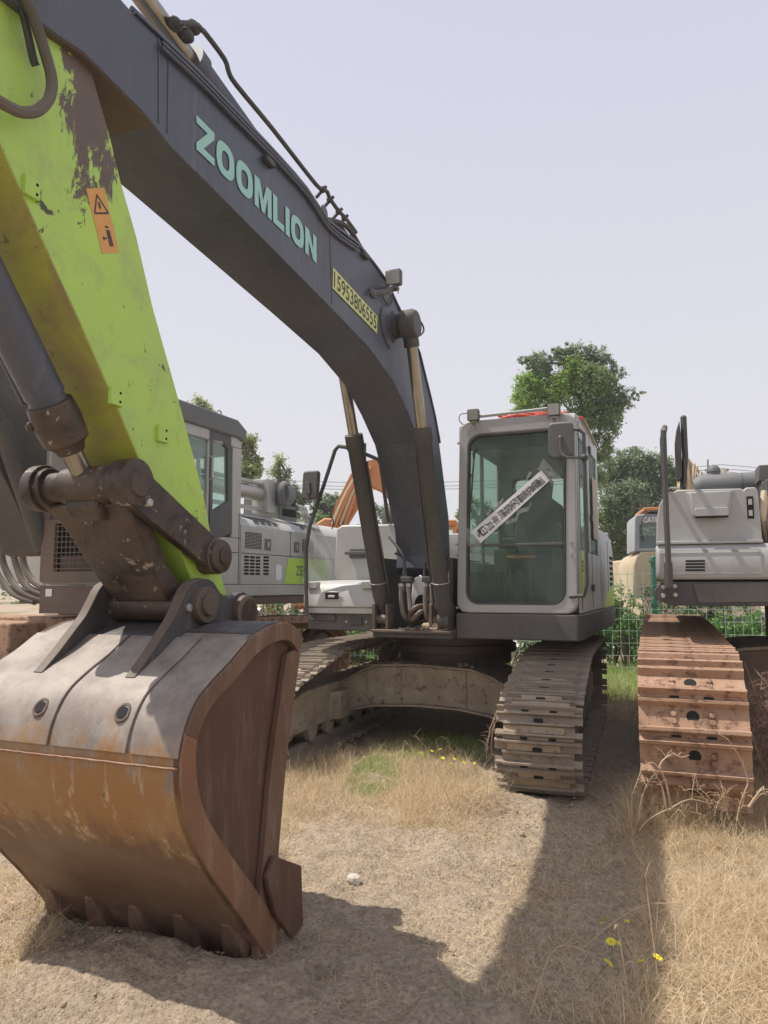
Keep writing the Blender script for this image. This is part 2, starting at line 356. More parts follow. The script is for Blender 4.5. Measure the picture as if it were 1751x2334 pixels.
def text_on(name, body, o0, ex, ey, mat, parent, bold=0.):
    """lettering laid so that its bounding box spans o0 + ex, o0 + ey"""
    me = text_geo(body, bold); co = np.array([v.co for v in me.vertices])[:, :2]; lo = co.min(0); co = (co-lo)/(co.max(0)-lo)
    P = np.array(o0)+co[:, :1]*np.array(ex)+co[:, 1:2]*np.array(ey)
    for v, p in zip(me.vertices, P): v.co = p
    me.materials.clear(); me.materials.append(MATS[mat]); me.name = name
    o = bpy.data.objects.new(name, me); COL.objects.link(o); o.parent = parent; return o
def raw_mesh(name, verts, faces_flat, nper, mat, rnd=None, parent=None):
    me = bpy.data.meshes.new(name); nf = len(faces_flat)//nper
    me.vertices.add(len(verts)); me.vertices.foreach_set('co', np.asarray(verts, np.float32).ravel())
    me.loops.add(len(faces_flat)); me.loops.foreach_set('vertex_index', np.asarray(faces_flat, np.int32))
    me.polygons.add(nf); me.polygons.foreach_set('loop_start', np.arange(0, nf*nper, nper, dtype=np.int32)); me.update(calc_edges=True)
    if rnd is not None:
        a = me.attributes.new('rnd', 'FLOAT', 'FACE'); a.data.foreach_set('value', np.asarray(rnd, np.float32))
    me.materials.append(MATS[mat]); o = bpy.data.objects.new(name, me); COL.objects.link(o)
    if parent: o.parent = parent
    return o
# ------------------------------------------------------------ ground
def hgt(x, y):
    x = np.asarray(x, float); y = np.asarray(y, float)
    h = .018*np.sin(1.7*x+.6*y+1)+.014*np.sin(3.1*y-1.3*x)+.010*np.sin(6.3*x+2.1*y)*np.sin(4.7*y)+.006*np.sin(15*x+3*y)*np.sin(13*y-4*x)
    r = np.hypot(x, y); h = h*np.clip(1.6-r/14, .25, 1)
    for X, Y, s, a in ((.62, 5.25, .3, .10), (-1.15, 3.0, .30, .05), (-.6, 2.9, .22, .04), (.45, 5.0, .16, .05), (2.9, 4.3, .7, .06), (-1.0, 3.0, .3, .03)):
        h = h+a*np.exp(-((x-X)**2+(y-Y)**2)/s**2)
    m_ = np.clip(1-((x-.55-.36*(y-3.9))/.42)**4, 0, 1)*np.clip(1-((y-3.75)/.95)**4, 0, 1)      # prints of the crawler's bars
    h = h+m_*(.009*np.sin((y*.93+x*.36)*6.283/.14)-.012)
    for k in range(12):
        lx = -.55+k*.095; h = h-.022*np.exp(-((x-(-1.03+.927*lx))**2+(y-(3.50-.375*lx))**2)/.13**2)+(.016+.014*math.sin(k*2.3))*np.exp(-((x-(-1.14+.927*lx))**2+(y-(3.24-.375*lx))**2)/.07**2)
    h = h-.03*np.exp(-((x-1.0)/.28)**2)*(y < 5)*np.clip((5-y)*2, 0, 1)-.14*np.exp(-((x+.25)**2+((y-3.07)*1.3)**2)/.045**2)
    return h
def ground():
    ax = np.concatenate([np.linspace(-900, -60, 12), np.linspace(-50, -8, 22), np.linspace(-7, -3, 24), np.linspace(-2.9, 3.4, 330), np.linspace(3.5, 9, 30), np.linspace(10, 50, 20), np.linspace(60, 900, 12)])
    ay = np.concatenate([np.linspace(-60, 0, 10), np.linspace(.5, 1.9, 12), np.linspace(2, 6.6, 270), np.linspace(6.7, 14, 60), np.linspace(15, 50, 20), np.linspace(60, 1500, 16)])
    X, Y = np.meshgrid(ax, ay); Z = hgt(X, Y)
    near = (X > -3.1)*(X < 3.5)*(Y < 6.8)*(Y > 1.8)
    def vn(s, seed):
        r = np.random.default_rng(seed).random((700, 700)); u, v = (X+60)*s % 699, (Y+60)*s % 699; i, j = u.astype(int), v.astype(int); a, b = u-i, v-j; a = a*a*(3-2*a); b = b*b*(3-2*b)
        return (r[i, j]*(1-a)+r[i+1, j]*a)*(1-b)+(r[i, j+1]*(1-a)+r[i+1, j+1]*a)*b-.5
    fr = vn(3, 1)*.05+vn(7.3, 2)*.032+vn(15.1, 3)*.020+vn(29, 4)*.012+(rng.random(X.shape)-.5)*.006; Z = Z+near*fr
    n, m = len(ay), len(ax); idx = np.arange(n*m).reshape(n, m)
    f = np.stack([idx[:-1, :-1], idx[:-1, 1:], idx[1:, 1:], idx[1:, :-1]], -1).reshape(-1)
    m_, nt = newmat('dirt'); co = coords(nt)
    n1 = noise(nt, co, .9, 8, .65, .2); n2 = noise(nt, co, 9, 9, .75); n3 = noise(nt, co, 55, 6, .8); n4 = noise(nt, co, 2.6, 6, .7, .3)
    col = mixc(nt, ramp(nt, n1, .38, .62), (.36, .255, .155), (.45, .335, .215))
    col = mixc(nt, ramp(nt, n2, .44, .58), (.235, .155, .09), col); col = mixc(nt, math_(nt, 'MULTIPLY', ramp(nt, n3, .5, .68), .6), col, (.64, .50, .345))
    vo = N(nt, 'ShaderNodeTexVoronoi', Scale=62.); nt.links.new(co, vo.inputs['Vector']); peb = ramp(nt, vo.outputs['Distance'], .22, .42)
    # a gravelly spill beside the bucket
    d = nt.nodes.new('ShaderNodeVectorMath'); d.operation = 'DISTANCE'; nt.links.new(co, d.inputs[0]); d.inputs[1].default_value = (.0, 3.6, 0)
    gv = ramp(nt, math_(nt, 'ADD', d.outputs['Value'], math_(nt, 'MULTIPLY', n4, 1.2)), 1.15, 1.7, (1,)*4, (0, 0, 0, 1))
    sp3 = mixc(nt, vo.outputs['Color'], (.31, .24, .17), (.64, .54, .42)); col = mixc(nt, math_(nt, 'MULTIPLY', gv, .62), col, sp3)
    col = mixc(nt, ramp(nt, noise(nt, co, .25, 4, .6), .55, .7), col, (.16, .16, .08))
    hgtn = math_(nt, 'ADD', math_(nt, 'ADD', math_(nt, 'MULTIPLY', n2, 1.4), math_(nt, 'MULTIPLY', n3, .6)), math_(nt, 'MULTIPLY', peb, -.35))
    finish(nt, col, .95, 0, hgtn, .9, .022, .1); MATS['dirt'] = m_
    o = raw_mesh('ground', np.stack([X, Y, Z], -1).reshape(-1, 3), f, 4, 'dirt'); o.data.polygons.foreach_set('use_smooth', [True]*len(o.data.polygons)); tag(o, kind='structure')
ground()
rd = MB().box(-80, 80, 17, 21.5, -.05, .02).build('road', 'concrete'); tag(rd, kind='structure')
rd.rotation_euler.z = math.radians(-6)
kb = MB().box(-80, 80, 16.7, 16.95, -.05, .16).build('kerb', 'concrete'); tag(kb, kind='structure'); kb.rotation_euler.z = math.radians(-6)
# ============================================================ shared machine parts
def loop_track(yf, yr, zf, zr, rf, rr, sag=.0, n=400):
    """closed path of a crawler chain in (y,z): front wheel yf,zf,rf and rear wheel yr,zr,rr"""
    P = []
    for k in range(41): t = math.radians(90+180*k/40); P.append((yf+rf*math.cos(t), zf+rf*math.sin(t)))
    P += [(yf+(yr-yf)*k/20, zf-rf+(zr-rr-zf+rf)*k/20) for k in range(1, 20)]
    for k in range(41): t = math.radians(-90+180*k/40); P.append((yr+rr*math.cos(t), zr+rr*math.sin(t)))
    for k in range(1, 30): f = k/30; P.append((yr+(yf-yr)*f, zr+rr+(zf+rf-zr-rr)*f+sag*math.sin(math.pi*min(1, f*1.0))))
    return P
def crawler(parent, x0, x1, path, pitch, mat, shoe_fn, wheels, frame_mat, name='track'):
    """a track with each shoe a mesh of its own; y/z in the parent's axes"""
    xc = (x0+x1)/2; w = x1-x0
    fr = MB().use(frame_mat)
    (yf, zf, rf), (yr, zr, rr) = wheels
    fr.prism([(yf-.05, zf-.17), (yr+.1, zr-.2), (yr+.1, zr+.02), (yr-.3, zr+.12), (yf+.3, zf+.17), (yf-.05, zf+.12)], 'x', xc-w*.27, xc+w*.27)
    t = fr.build(name, frame_mat, parent, .01)
    for y, z, r in ((yf, zf, rf-.06), (yr, zr, rr-.06)):
        q = MB(); q.rev((xc-.05, y, z), (xc+.05, y, z), [(-.8, r*.35), (-.8, r*.8), (0, r*.85), (0, r), (1, r), (1, r*.85), (1.8, r*.8), (1.8, r*.35)], 28).build('idler_wheel' if y == yf else 'sprocket', frame_mat, t, .006)
    k = 7
    for i in range(k):
        y = yf+.45+(yr-yf-.9)*i/(k-1); q = MB().rev((xc-.16, y, zf-rf+.15), (xc+.16, y, zf-rf+.15), [(0, .06), (0, .1), (.15, .1), (.2, .075), (.8, .075), (.85, .1), (1, .1), (1, .06)], 16).build('roller', frame_mat, t)
    P = np.array(path+[path[0]]); seg = np.hypot(*np.diff(P, axis=0).T); cum = np.concatenate([[0], np.cumsum(seg)]); L = cum[-1]; n = int(round(L/pitch)); 
    proto = None
    for i in range(n):
        s0 = (i+.35)*L/n; y, z = np.interp(s0, cum, P[:, 0]), np.interp(s0, cum, P[:, 1]); e = L/n/2
        ya, za = np.interp((s0-e) % L, cum, P[:, 0]), np.interp((s0-e) % L, cum, P[:, 1]); yb, zb = np.interp((s0+e) % L, cum, P[:, 0]), np.interp((s0+e) % L, cum, P[:, 1])
        an = math.atan2(zb-za, yb-ya)
        if proto is None: protos = [shoe_fn(w, L/n, mat, t, v) for v in range(4)]; proto = 1
        if i < 4: o = protos[i]
        else: o = protos[(i*7+i//3) % 4].copy(); COL.objects.link(o); o.parent = t
        o.location = (xc+random.uniform(-.003, .003), (ya+yb)/2, (za+zb)/2); o.rotation_euler.x = an+math.pi+random.uniform(-.012, .012)
    return t
def shoe3(w, p, mat, parent, var=0):
    """triple-bar shoe: travel along y, outside is +z"""
    b = MB().use(mat); h = p/2; pr = [(-h-.012, 0), (-h-.012, .014), (-h+.004, .018), (-h+.008, .050), (-h+.022, .050), (-h+.032, .014), (-.012, .014), (-.007, .044), (.007, .044), (.012, .014), (h-.034, .014), (h-.028, .050), (h-.014, .050), (h-.010, .014), (h-.002, .012), (h-.002, 0)]
    b.prism(pr, 'x', -w/2+.055, w/2-.055)
    for s in (-1, 1):
        x0, x1 = sorted((s*(w/2-.055), s*w/2)); b.prism([(-h+.002, 0), (-h+.004, .018), (-h+.010, .040), (-h+.024, .040), (-h+.034, .014), (-.04, .010), (-.04, 0)], 'x', x0, x1); b.prism([(.012, 0), (.012, .012), (h-.034, .014), (h-.028, .040), (h-.014, .040), (h-.008, 0)], 'x', x0, x1)
    for x in (-.14, -.06, .06, .14): b.cyl((x, -h+.052, .012), (x, -h+.052, .03), .011, n=6)
    for x in (-.1, .1): b.box(x-.022, x+.022, -h-.002, h, -.07, 0)
    r = random.Random(40+var); b.use('clod')       # packed soil between the bars, different on each kind of shoe
    for y0, y1 in ((-h+.030, -.011), (.011, h-.032)):
        if r.random() < .22: continue
        xa, xb = -w/2+r.uniform(.06, .22), w/2-r.uniform(.06, .24); top_ = []; n_ = 9
        pts_ = [(xa+(xb-xa)*k/n_+r.uniform(-.012, .012), y0) for k in range(n_+1)]+[(xb-(xb-xa)*k/n_+r.uniform(-.012, .012), y1) for k in range(n_+1)]
        hh = r.uniform(.022, .040); b.loft([[(x, y, .012) for x, y in pts_], [(x*.97, y*.9+(y0+y1)*.05, hh+r.uniform(-.005, .005)) for x, y in pts_]])
    b.use('black void').prism(rrect(-.034, .034, .012, .040, .012, 3), 'z', .030, .0415)
    for x in (-.1, .1): b.prism(rrect(x-.026, x+.026, -h-.0135, -h+.006, .006, 2), 'z', .0135, .0195)
    o = b.build('track_shoe', mat, parent, 0, 30); return o
def shoe2(w, p, mat, parent, var=0):
    """broad double-bar shoe with a black disc as its hole and four bolts"""
    b = MB().use(mat); h = p/2; pr = [(-h-.014, -.004), (-h-.014, .012), (-h+.002, .016), (-h+.006, .070), (-h+.026, .074), (-h+.046, .018), (h-.066, .014), (h-.046, .062), (h-.026, .066), (h-.014, .016), (h-.004, .004), (h-.004, -.010)]
    b.prism(pr, 'x', -w/2, w/2)
    for x in (-.11, .11):
        for y in (-.026, .018): b.cyl((x, y-.01, .012), (x, y-.01, .034), .018, n=8)
        b.box(x-.03, x+.03, -h-.002, h, -.09, 0)
    b.use('black void').rev((0, -.004, .0145), (0, -.004, .0165), [(0, .038), (1, .038)], 20)
    for x in (-.1, .1): b.prism(rrect(x-.03, x+.03, -h-.0155, -h-.001, .005, 2), 'z', .0115, .0175)
    return b.build('track_shoe', mat, parent, .003, 30)
def hose(parent, pts, r=.018, mat='black rubber', name='hydraulic_hose', sm=8): return MB().tube(pts, r, 8, sm).build(name, mat, parent)
def bolts(b, pts, ax=(0, -1, 0), r=.014, l=.012):
    for p in pts: b.cyl(p, tuple(p[i]+ax[i]*l for i in range(3)), r, n=6)
# ============================================================ the main excavator
M = Frame(.25, 6.67, 22)
EX = root('excavator', M, 'grey excavator with a lime green arm and a paper seal taped across its cab windscreen', 'excavator', 'excavators parked in the yard')
# ---- undercarriage: turned 3 degrees against the upper body
URZ = math.radians(3)
MF = 'muddy frame'
under = MB().use(MF)
prof = [(-1.02, .50), (-.90, .56), (-.66, .67), (-.50, .72), (-.1, .735), (.42, .705), (.60, .64), (.80, .53), (.93, .46)]
low = [(.93, .20), (.80, .24), (.58, .315), (.3, .36), (-.12, .375), (-.55, .355), (-.86, .29), (-1.02, .22)]
under.prism(prof+low, 'y', .55, 1.5)
under.prism([(-1.0, .50), (-.66, .69), (-.5, .742), (-.1, .757), (.42, .727), (.62, .66), (.93, .49), (.93, .468), (.60, .645), (.42, .709), (-.1, .739), (-.5, .724), (-.66, .672), (-1.0, .482)], 'y', .50, 1.55)
under.prism([(-1.0, .205), (-.86, .272), (-.55, .335), (-.12, .355), (.3, .34), (.58, .295), (.93, .185), (.93, .205), (.58, .315), (.3, .36), (-.12, .375), (-.55, .355), (-.86, .292), (-1.0, .225)], 'y', .50, 1.55)
for x in (-.62, -.28, .36): under.box(x-.006, x+.006, .535, .55, .36, .70)
for s in (-1, 1):
    under.prism([(s*.80, .3), (s*.80, 1.9), (s*1.05, 2.2), (s*1.05, .0)], 'z', .24, .50)
UF = under.build('undercarriage_frame', MF, EX, .008, rz=URZ)
cl = MB().use('clod')
for i in range(46):
    x = random.uniform(-.75, .45); cl.ball((x, random.uniform(.52, .75), .735-.12*max(0, abs(x)-.45)+random.uniform(0, .01)), random.uniform(.008, .035), 5, (1, 1, .7))
cl.build('caked_mud', 'clod', UF)
tt = MB().rev((.0, 1.35, .72), (.0, 1.35, 1.04), [(0, .58), (.35, .58), (.35, .63), (.6, .63), (.6, .60), (.85, .60), (.85, .66), (1, .66)], 44).build('turntable', 'worn steel', EX, .004)
WH = ((-.72, .455, .41), (2.62, .47, .385))
WH = ((-.60, .40, .34), (2.62, .47, .385))
PATH = [p[:2] for p in spline([(-.55, .70, 0), (-.74, .665, 0), (-.87, .60, 0), (-.945, .48, 0), (-.96, .35, 0), (-.95, .22, 0), (-.90, .11, 0), (-.78, .05, 0), (-.6, .045, 0), (-.2, .045, 0), (1.5, .045, 0), (2.62, .05, 0)], 5)[:-1]]
PATH += [(2.62+.42*math.cos(t), .47+.42*math.sin(t)) for t in [math.radians(-90+180*k/24) for k in range(25)]]+[p[:2] for p in spline([(2.5, .89, 0), (1.8, .875, 0), (1.1, .885, 0), (.6, .88, 0), (.2, .845, 0), (-.2, .775, 0)], 4)[1:]]
tk = crawler(EX, .91, 1.52, PATH, .19, 'track steel', shoe3, WH, 'muddy frame'); tk.rotation_euler.z = URZ
tk2 = copy_tree(tk, EX); tk2.location = (-2.26, -.118, 0)
# ---- upper frame
b = MB().use('frame paint')
b.box(-.33, .405, -.12, 3.0, 1.045, 1.10); b.box(-1.06, -.33, .04, 3.2, 1.09, 1.24); b.box(.405, 1.40, 1.6, 3.3, 1.05, 1.24)
b.box(-.30, -.26, -.02, 1.5, 1.10, 1.75); b.box(.30, .34, .15, 1.5, 1.10, 1.75)
BF = b.build('upper_frame', 'frame paint', EX, .006)
b = MB().use('worn steel'); b.box(-.335, .41, -.16, .1, 1.09, 1.115)
b.box(-.345, -.315, -.10, .04, 1.115, 1.34)
b.box(-.22, -.19, -.10, .04, 1.115, 1.34); b.box(.19, .22, -.10, .1, 1.115, 1.34); b.box(.35, .375, -.10, .1, 1.115, 1.34)
b.cyl((-.35, -.04, 1.2), (-.18, -.04, 1.2), .045); b.cyl((.18, -.04, 1.2), (.38, -.04, 1.2), .045); b.build('cylinder_foot', 'worn steel', EX, .006)
# ---- cab
SK = M.xz([(1040, 1400), (1330, 1397), (1330, 1462), (1040, 1460)], 0)
b = MB().use('skirt paint')
b.prism([(.405, .0), (1.44, .0), (1.475, .06), (1.475, 3.1), (.405, 3.1)], 'z', 1.045, 1.262); b.build('cab_skirt', 'skirt paint', EX, .012)
cabx0, cabx1, cz0, cz1 = .412, 1.445, 1.268, 2.955
O = [(x, z) for x, z in rrect(cabx0, cabx1, cz0, cz1, .09)]
O = [(x+(.045*(z-cz0)/1.7 if x < .9 else .018*(z-cz0)/1.7), z) for x, z in O]
gl = M.xz([(1066, 985), (1288, 978), (1060, 1374)], 0); gx0, gx1, gz0, gz1 = .50, 1.345, 1.345, 2.825
I = rrect(gx0, gx1, gz0, gz1, .11); I = [(x+.035*(z-gz0)/1.5, z) for x, z in I]
b = MB().use('light paint'); b.ring(O, I, 'y', 0, .07)
CAB = b.build('cab', 'light paint', EX, .014)
b = MB().use('light paint')
for x0, x1 in ((.43, .455), (1.44, 1.465)):       # side walls with window openings
    b.box(x0, x1, .072, 1.62, 1.268, 1.72 if x0 < 1 else 1.80); b.box(x0, x1, .072, 1.62, 2.78, 2.93)
    for y0, y1 in ((.072, .14), (.78, .86), (1.50, 1.62)): b.box(x0, x1, y0, y1, 1.72 if x0 < 1 else 1.80, 2.78)
b.box(.455, 1.44, 1.595, 1.62, 1.268, 2.02); b.box(.455, 1.44, 1.595, 1.62, 2.64, 2.93); b.box(.455, .60, 1.595, 1.62, 2.02, 2.64); b.box(1.34, 1.44, 1.595, 1.62, 2.02, 2.64)
b.build('cab_shell', 'light paint', CAB, .008)
rf = MB().use('light paint').prism([(.02, 2.90), (.10, 2.97), (.3, 2.985), (1.3, 2.985), (1.62, 2.93), (1.62, 2.86), (.02, 2.86)], 'x', .47, 1.455).build('roof', 'light paint', CAB, .012)
b = MB().use('light paint').prism([(1.467, 1.28), (1.467, 1.28)], 'x', 0, 0) if 0 else MB()
b.use('black rubber'); I2 = [(x+(.92-x)*.035, z+(2.08-z)*.022) for x, z in I]
b.ring(I, I2, 'y', -.006, .05); b.build('window_seal', 'black rubber', CAB)
I3 = [(x+(.92-x)*.06, z+(2.08-z)*.035) for x, z in I]
def cut(poly, z0, z1): return [(x, min(max(z, z0), z1)) for x, z in poly]
zs = 1.852
g1 = MB().use('tinted glass').prism(cut(I2, zs+.012, 9), 'y', .018, .024).build('windscreen', 'tinted glass', CAB)
g2 = MB().use('tinted glass').prism(cut(I2, 0, zs-.012), 'y', .018, .024).build('lower_windscreen', 'tinted glass', CAB)
MB().use('dark plastic').box(.515, 1.35, .008, .04, zs-.014, zs+.010).build('glazing_bar', 'dark plastic', CAB, .004)
for x in (.442, 1.452):
    MB().use('tinted glass').box(x-.003, x+.003, .14, .78, 1.80, 2.78).box(x-.003, x+.003, .86, 1.5, 1.80, 2.78).build('side_window', 'tinted glass', CAB)
MB().use('clear glass').box(.60, 1.34, 1.604, 1.610, 2.02, 2.64).build('rear_window', 'clear glass', CAB)
b = MB().use('black rubber'); b.ring(rrect(.585, 1.355, 2.005, 2.655, .06), rrect(.62, 1.32, 2.04, 2.62, .05), 'y', 1.578, 1.594); b.build('rear_window_seal', 'black rubber', CAB)
# inside of the cab
b = MB().use('dark plastic'); b.box(.46, 1.435, .08, 1.59, 1.270, 1.31); b.box(.46, .50, .08, 1.3, 1.31, 1.62); b.box(1.0, 1.42, .95, 1.58, 1.31, 1.78); b.box(.46, 1.43, 1.5, 1.59, 1.31, 2.0)
b.prism([(.10, 2.70), (.5, 2.80), (.5, 2.86), (.10, 2.84)], 'x', .50, 1.42); b.build('cab_interior', 'dark plastic', CAB, .01)
b = MB().use('seat cloth')
b.loft([[(x, y, z) for x, y in rrect(.93-hw, .93+hw, y0, y1, .05, 3)] for z, hw, y0, y1 in ((1.66, .25, .72, 1.22), (1.80, .26, .70, 1.26))])
b.loft([[(x, y, z) for x, y in rrect(.93-hw, .93+hw, y0, y0+.13, .05, 3)] for z, hw, y0 in ((1.80, .24, 1.12), (2.05, .26, 1.18), (2.30, .22, 1.24), (2.38, .12, 1.26), (2.40, .11, 1.26), (2.56, .13, 1.28), (2.60, .09, 1.29))])
for x in (.66, 1.20): b.box(x-.04, x+.04, .78, 1.16, 1.86, 1.92)
b.box(.83, 1.03, .85, 1.1, 1.31, 1.66); b.build('seat', 'seat cloth', CAB, .01)
b = MB().use('dark plastic')
for x in (.66, 1.20): b.box(x-.06, x+.06, .62, 1.1, 1.62, 1.84); b.tube([(x, .72, 1.84), (x, .68, 1.95), (x, .66, 2.02)], .014); b.ball((x, .66, 2.05), .03, 8)
for x in (.82, 1.0): b.tube([(x, .35, 1.31), (x, .32, 1.5), (x, .30, 1.66)], .012); b.box(x-.05, x+.05, .28, .40, 1.33, 1.35)
b.build('control_console', 'dark plastic', CAB, .006)
b = MB().use('orange paint').box(.80, 1.06, .24, .34, 1.74, 1.765).build('folded_cloth', 'orange paint', CAB, .01)
# wiper
b = MB().use('black rubber'); b.tube([M.py(*p, -.012) for p in ((1066, 1170), (1070, 1110), (1074, 1080))], .006); b.tube([M.py(*p, -.02) for p in ((1072, 1170), (1077, 1095), (1080, 1050), (1084, 1018))], .008); b.ball(M.py(1080, 1034, -.02), .02, 8, (.6, .6, 2.6)); b.build('wiper', 'black rubber', CAB)
b = MB().use('bolt steel'); 
for p in ((1041, 1241), (1041, 1266), (1301, 1235), (1302, 1262), (1043, 1385), (1305, 1386), (1046, 1011)): b = MB().use('bolt steel'); bolts(b, [M.py(*p, -.002)], r=.013); b.build('bolt', 'bolt steel', CAB)
# roof lamp bar and lamps
b = MB().use('light paint'); b.tube([(.56, .0, 2.985), (1.30, .0, 3.005)], .014, 6); b.build('lamp_bar', 'light paint', CAB)
def lamp(x, y, z, parent, face='dark plastic', s=.058):
    b = MB().use(face); b.loft([[(x+dx*q, yy, z+dz*q) for dx, dz in rrect(-s, s, -s, s, .014, 3)] for yy, q in ((y-.03, 1), (y+.01, 1), (y+.045, .72))])
    b.use('lens').prism([(x+p, z+q) for p, q in rrect(-s*.88, s*.88, -s*.88, s*.88, .01, 3)], 'y', y-.034, y-.0305)
    o = b.build('work_lamp', face, parent, .003)
    b = MB().use('bolt steel'); b.box(x-.028, x+.028, y-.012, y+.02, z-s-.012, z-s-.002)
    for q in (-.024, .024): b.tube([(x+q, y, z-s-.01), (x+q*1.2, y+.01, z-s-.055)], .005, 6)
    b.build('lamp_bracket', 'bolt steel', o); return o
for u, v in ((1080, 947), (1263, 935)):
    x, y, z = M.py(u, v, -.04); lamp(x, y, z, CAB, 'dark plastic', .052)
hose(CAB, [M.py(*p, -.02) for p in ((1066, 942), (1050, 945), (1047, 958), (1056, 968))], .004); hose(CAB, [M.py(*p, .02) for p in ((1278, 918), (1292, 915), (1303, 922), (1307, 938))], .004)
# right mirror, bar and grab rail
b = MB().use('dark plastic'); c = M.py(1279, 1004, -.20); b.loft([[(c[0]+dx*q, c[1]+yy, c[2]+dz*q) for dx, dz in rrect(-.10, .10, -.15, .15, .035, 4)] for yy, q in ((-.03, .9), (-.015, 1), (.02, 1), (.03, .9))])
b.ball(M.py(1277, 998, -.235), .02, 8); b.tube([M.py(*p, -.25) for p in ((1277, 1000), (1279, 1030), (1292, 1042))]+[M.py(1329, 1043, -.16)], .011, 8, 5)
b.build('mirror', 'dark plastic', CAB, .006)
yr_ = -.10
b = MB().use('frame paint'); pts = [M.py(1306, 978, .0), M.py(1320, 979, yr_), M.py(1331, 988, yr_), M.py(1332, 1040, yr_), M.py(1335, 1200, yr_), M.py(1338, 1330, yr_), M.py(1332, 1358, yr_), M.py(1300, 1360, .0)]
b.tube([pts[0]]+spline(pts[1:3], 1)[:-1]+pts[2:], .015, 10); b.ball(M.py(1332, 1043, yr_), .033, 10); b.build('grab_rail', 'frame paint', CAB)
# door side: lime sticker, hinges, lock, gap lines
b = MB().use('lime vinyl').prism([(.10, 1.42), (.30, 1.36), (.30, 1.78), (.10, 1.80)], 'x', 1.466, 1.469).build('lime_sticker', 'lime vinyl', CAB)
text_on('sticker_lettering', 'ZE', (1.4705, .13, 1.62), (0, .12, 0), (0, 0, .09), 'ink', CAB)
b = MB().use('black rubber'); b.box(1.466, 1.468, .92, .93, 1.3, 2.9); b.box(1.466, 1.47, .12, .13, 1.3, 2.9)
for z in (1.45, 2.1, 2.75): b.box(1.466, 1.485, .84, .93, z, z+.06)
b.build('door_gap', 'black rubber', CAB)
b = MB().use('card').box(1.47, 1.475, 1.05, 1.45, 1.95, 2.55); b.build('door_notice', 'card', CAB, .002)
# ---- engine hood and counterweight
b = MB().use('light paint')
pl = [(.47, 1.64), (1.44, 1.64), (1.475, 1.70), (1.475, 3.0), (1.40, 3.5), (1.1, 3.85), (-.6, 3.9), (-1.0, 3.6), (-1.06, 3.1), (-1.06, 2.2), (.47, 2.2)]
b.loft([[((x-.2)*q+.2, (y-2.6)*q+2.6, z) for x, y in pl] for z, q in ((1.264, 1), (1.9, 1), (2.04, .985), (2.12, .95))])
HD = b.build('engine_hood', 'light paint', EX, .01)
b = MB().use('black void')
for i in range(6):
    for j in range(4): b.box(1.474, 1.479, 2.55+j*.10, 2.62+j*.10, 1.50+i*.06, 1.535+i*.06)
b.box(1.473, 1.4775, 2.34, 2.35, 1.27, 2.0); b.build('vent', 'black void', HD)
b = MB().use('lime vinyl').prism([(1.9, 1.27), (3.0, 1.27), (3.0, 1.62), (2.75, 1.5), (2.2, 1.42)], 'x', 1.476, 1.479).build('lime_band', 'lime vinyl', HD)
b = MB().use('frame paint'); b.loft([[(x*.92+.02, y+.01, z) for x, y in pl] for z in (1.12, 1.264)]); b.build('rear_base', 'frame paint', EX, .008)
# ---- toolbox, tank and handrail on the far side
tb = M.xz([(702, 1330), (702, 1380), (866, 1327), (697, 1395)], 0)
b = MB().use('white paint'); b.prism([(-.06, 1.30), (-.05, 1.43), (-.01, 1.50), (.05, 1.54), (.75, 1.56), (.75, 1.30)], 'x', -1.065, -.335)
TB = b.build('toolbox', 'white paint', EX, .014)
b = MB().use('white paint'); b.box(-1.055, -.34, -.048, .7, 1.245, 1.298); b.build('toolbox_base', 'white paint', TB, .006)
b = MB().use('black void').box(-.83, -.70, -.068, -.055, 1.375, 1.435); b.use('bolt steel').box(-.845, -.685, -.0665, -.058, 1.436, 1.448).box(-.845, -.685, -.0665, -.058, 1.362, 1.374).box(-.80, -.73, -.076, -.0665, 1.39, 1.412); b.build('latch', 'bolt steel', TB, .002)
b = MB().use('white paint')
for x in (-.98, -.42): MB().use('white paint').box(x-.05, x+.05, -.058, .03, 1.475, 1.535).build('hinge', 'white paint', TB, .004)
b = MB().use('white paint'); T = M.xz([(757, 1325), (762, 1205), (775, 1196), (912, 1193), (925, 1325)], .72); b.prism(T, 'y', .76, 1.9)
TK = b.build('fuel_tank', 'white paint', EX, .02)
b = MB().use('dark plastic'); h = [M.py(u, v, .745) for u, v in ((797, 1262), (850, 1262))]; b.prism(rrect(h[0][0], h[1][0]+.04, h[0][2]-.05, h[0][2]+.05, .02, 3), 'y', .735, .758)
b.prism(rrect(h[0][0]-.04, h[1][0]-.03, h[0][2]-.012, h[0][2]+.022, .01, 3), 'y', .70, .735); b.build('tank_handle', 'dark plastic', TK, .004)
b = MB().use('frame paint'); q = M.py(848, 1180, 1.1); b.cyl((q[0], 1.1, 2.1), (q[0], 1.1, 2.18), .05); b.box(-.95, -.90, .9, 1.0, 2.12, 2.15)
q = M.py(893, 1170, 1.5); b.rev((q[0], 1.5, 2.05), (q[0], 1.5, 2.42), [(0, .11), (.6, .11), (.85, .09), (1, .03)], 18); b.tube([(q[0]-.25, 1.3, 2.1), (q[0]-.25, 1.3, 3.1)], .022, 8)
b.build('filler_cap', 'frame paint', TK)
b = MB().use('skirt paint'); pts = M.xz([(700, 1396), (868, 1394), (868, 1440), (715, 1434), (703, 1420)], 0)
b.prism(pts, 'y', .0, .5); STP = b.build('side_step', 'skirt paint', EX, .008)
b = MB().use('frame paint'); b.box(-1.0, -.75, -.02, -.002, 1.175, 1.232); b.box(-.60, -.48, -.018, -.002, 1.14, 1.21)
b.use('bolt steel'); bolts(b, [(-.64, -.001, 1.17), (-.44, -.001, 1.17), (-1.03, -.001, 1.23), (-1.035, -.001, 1.205)]); b.build('step_bracket', 'frame paint', STP, .004)
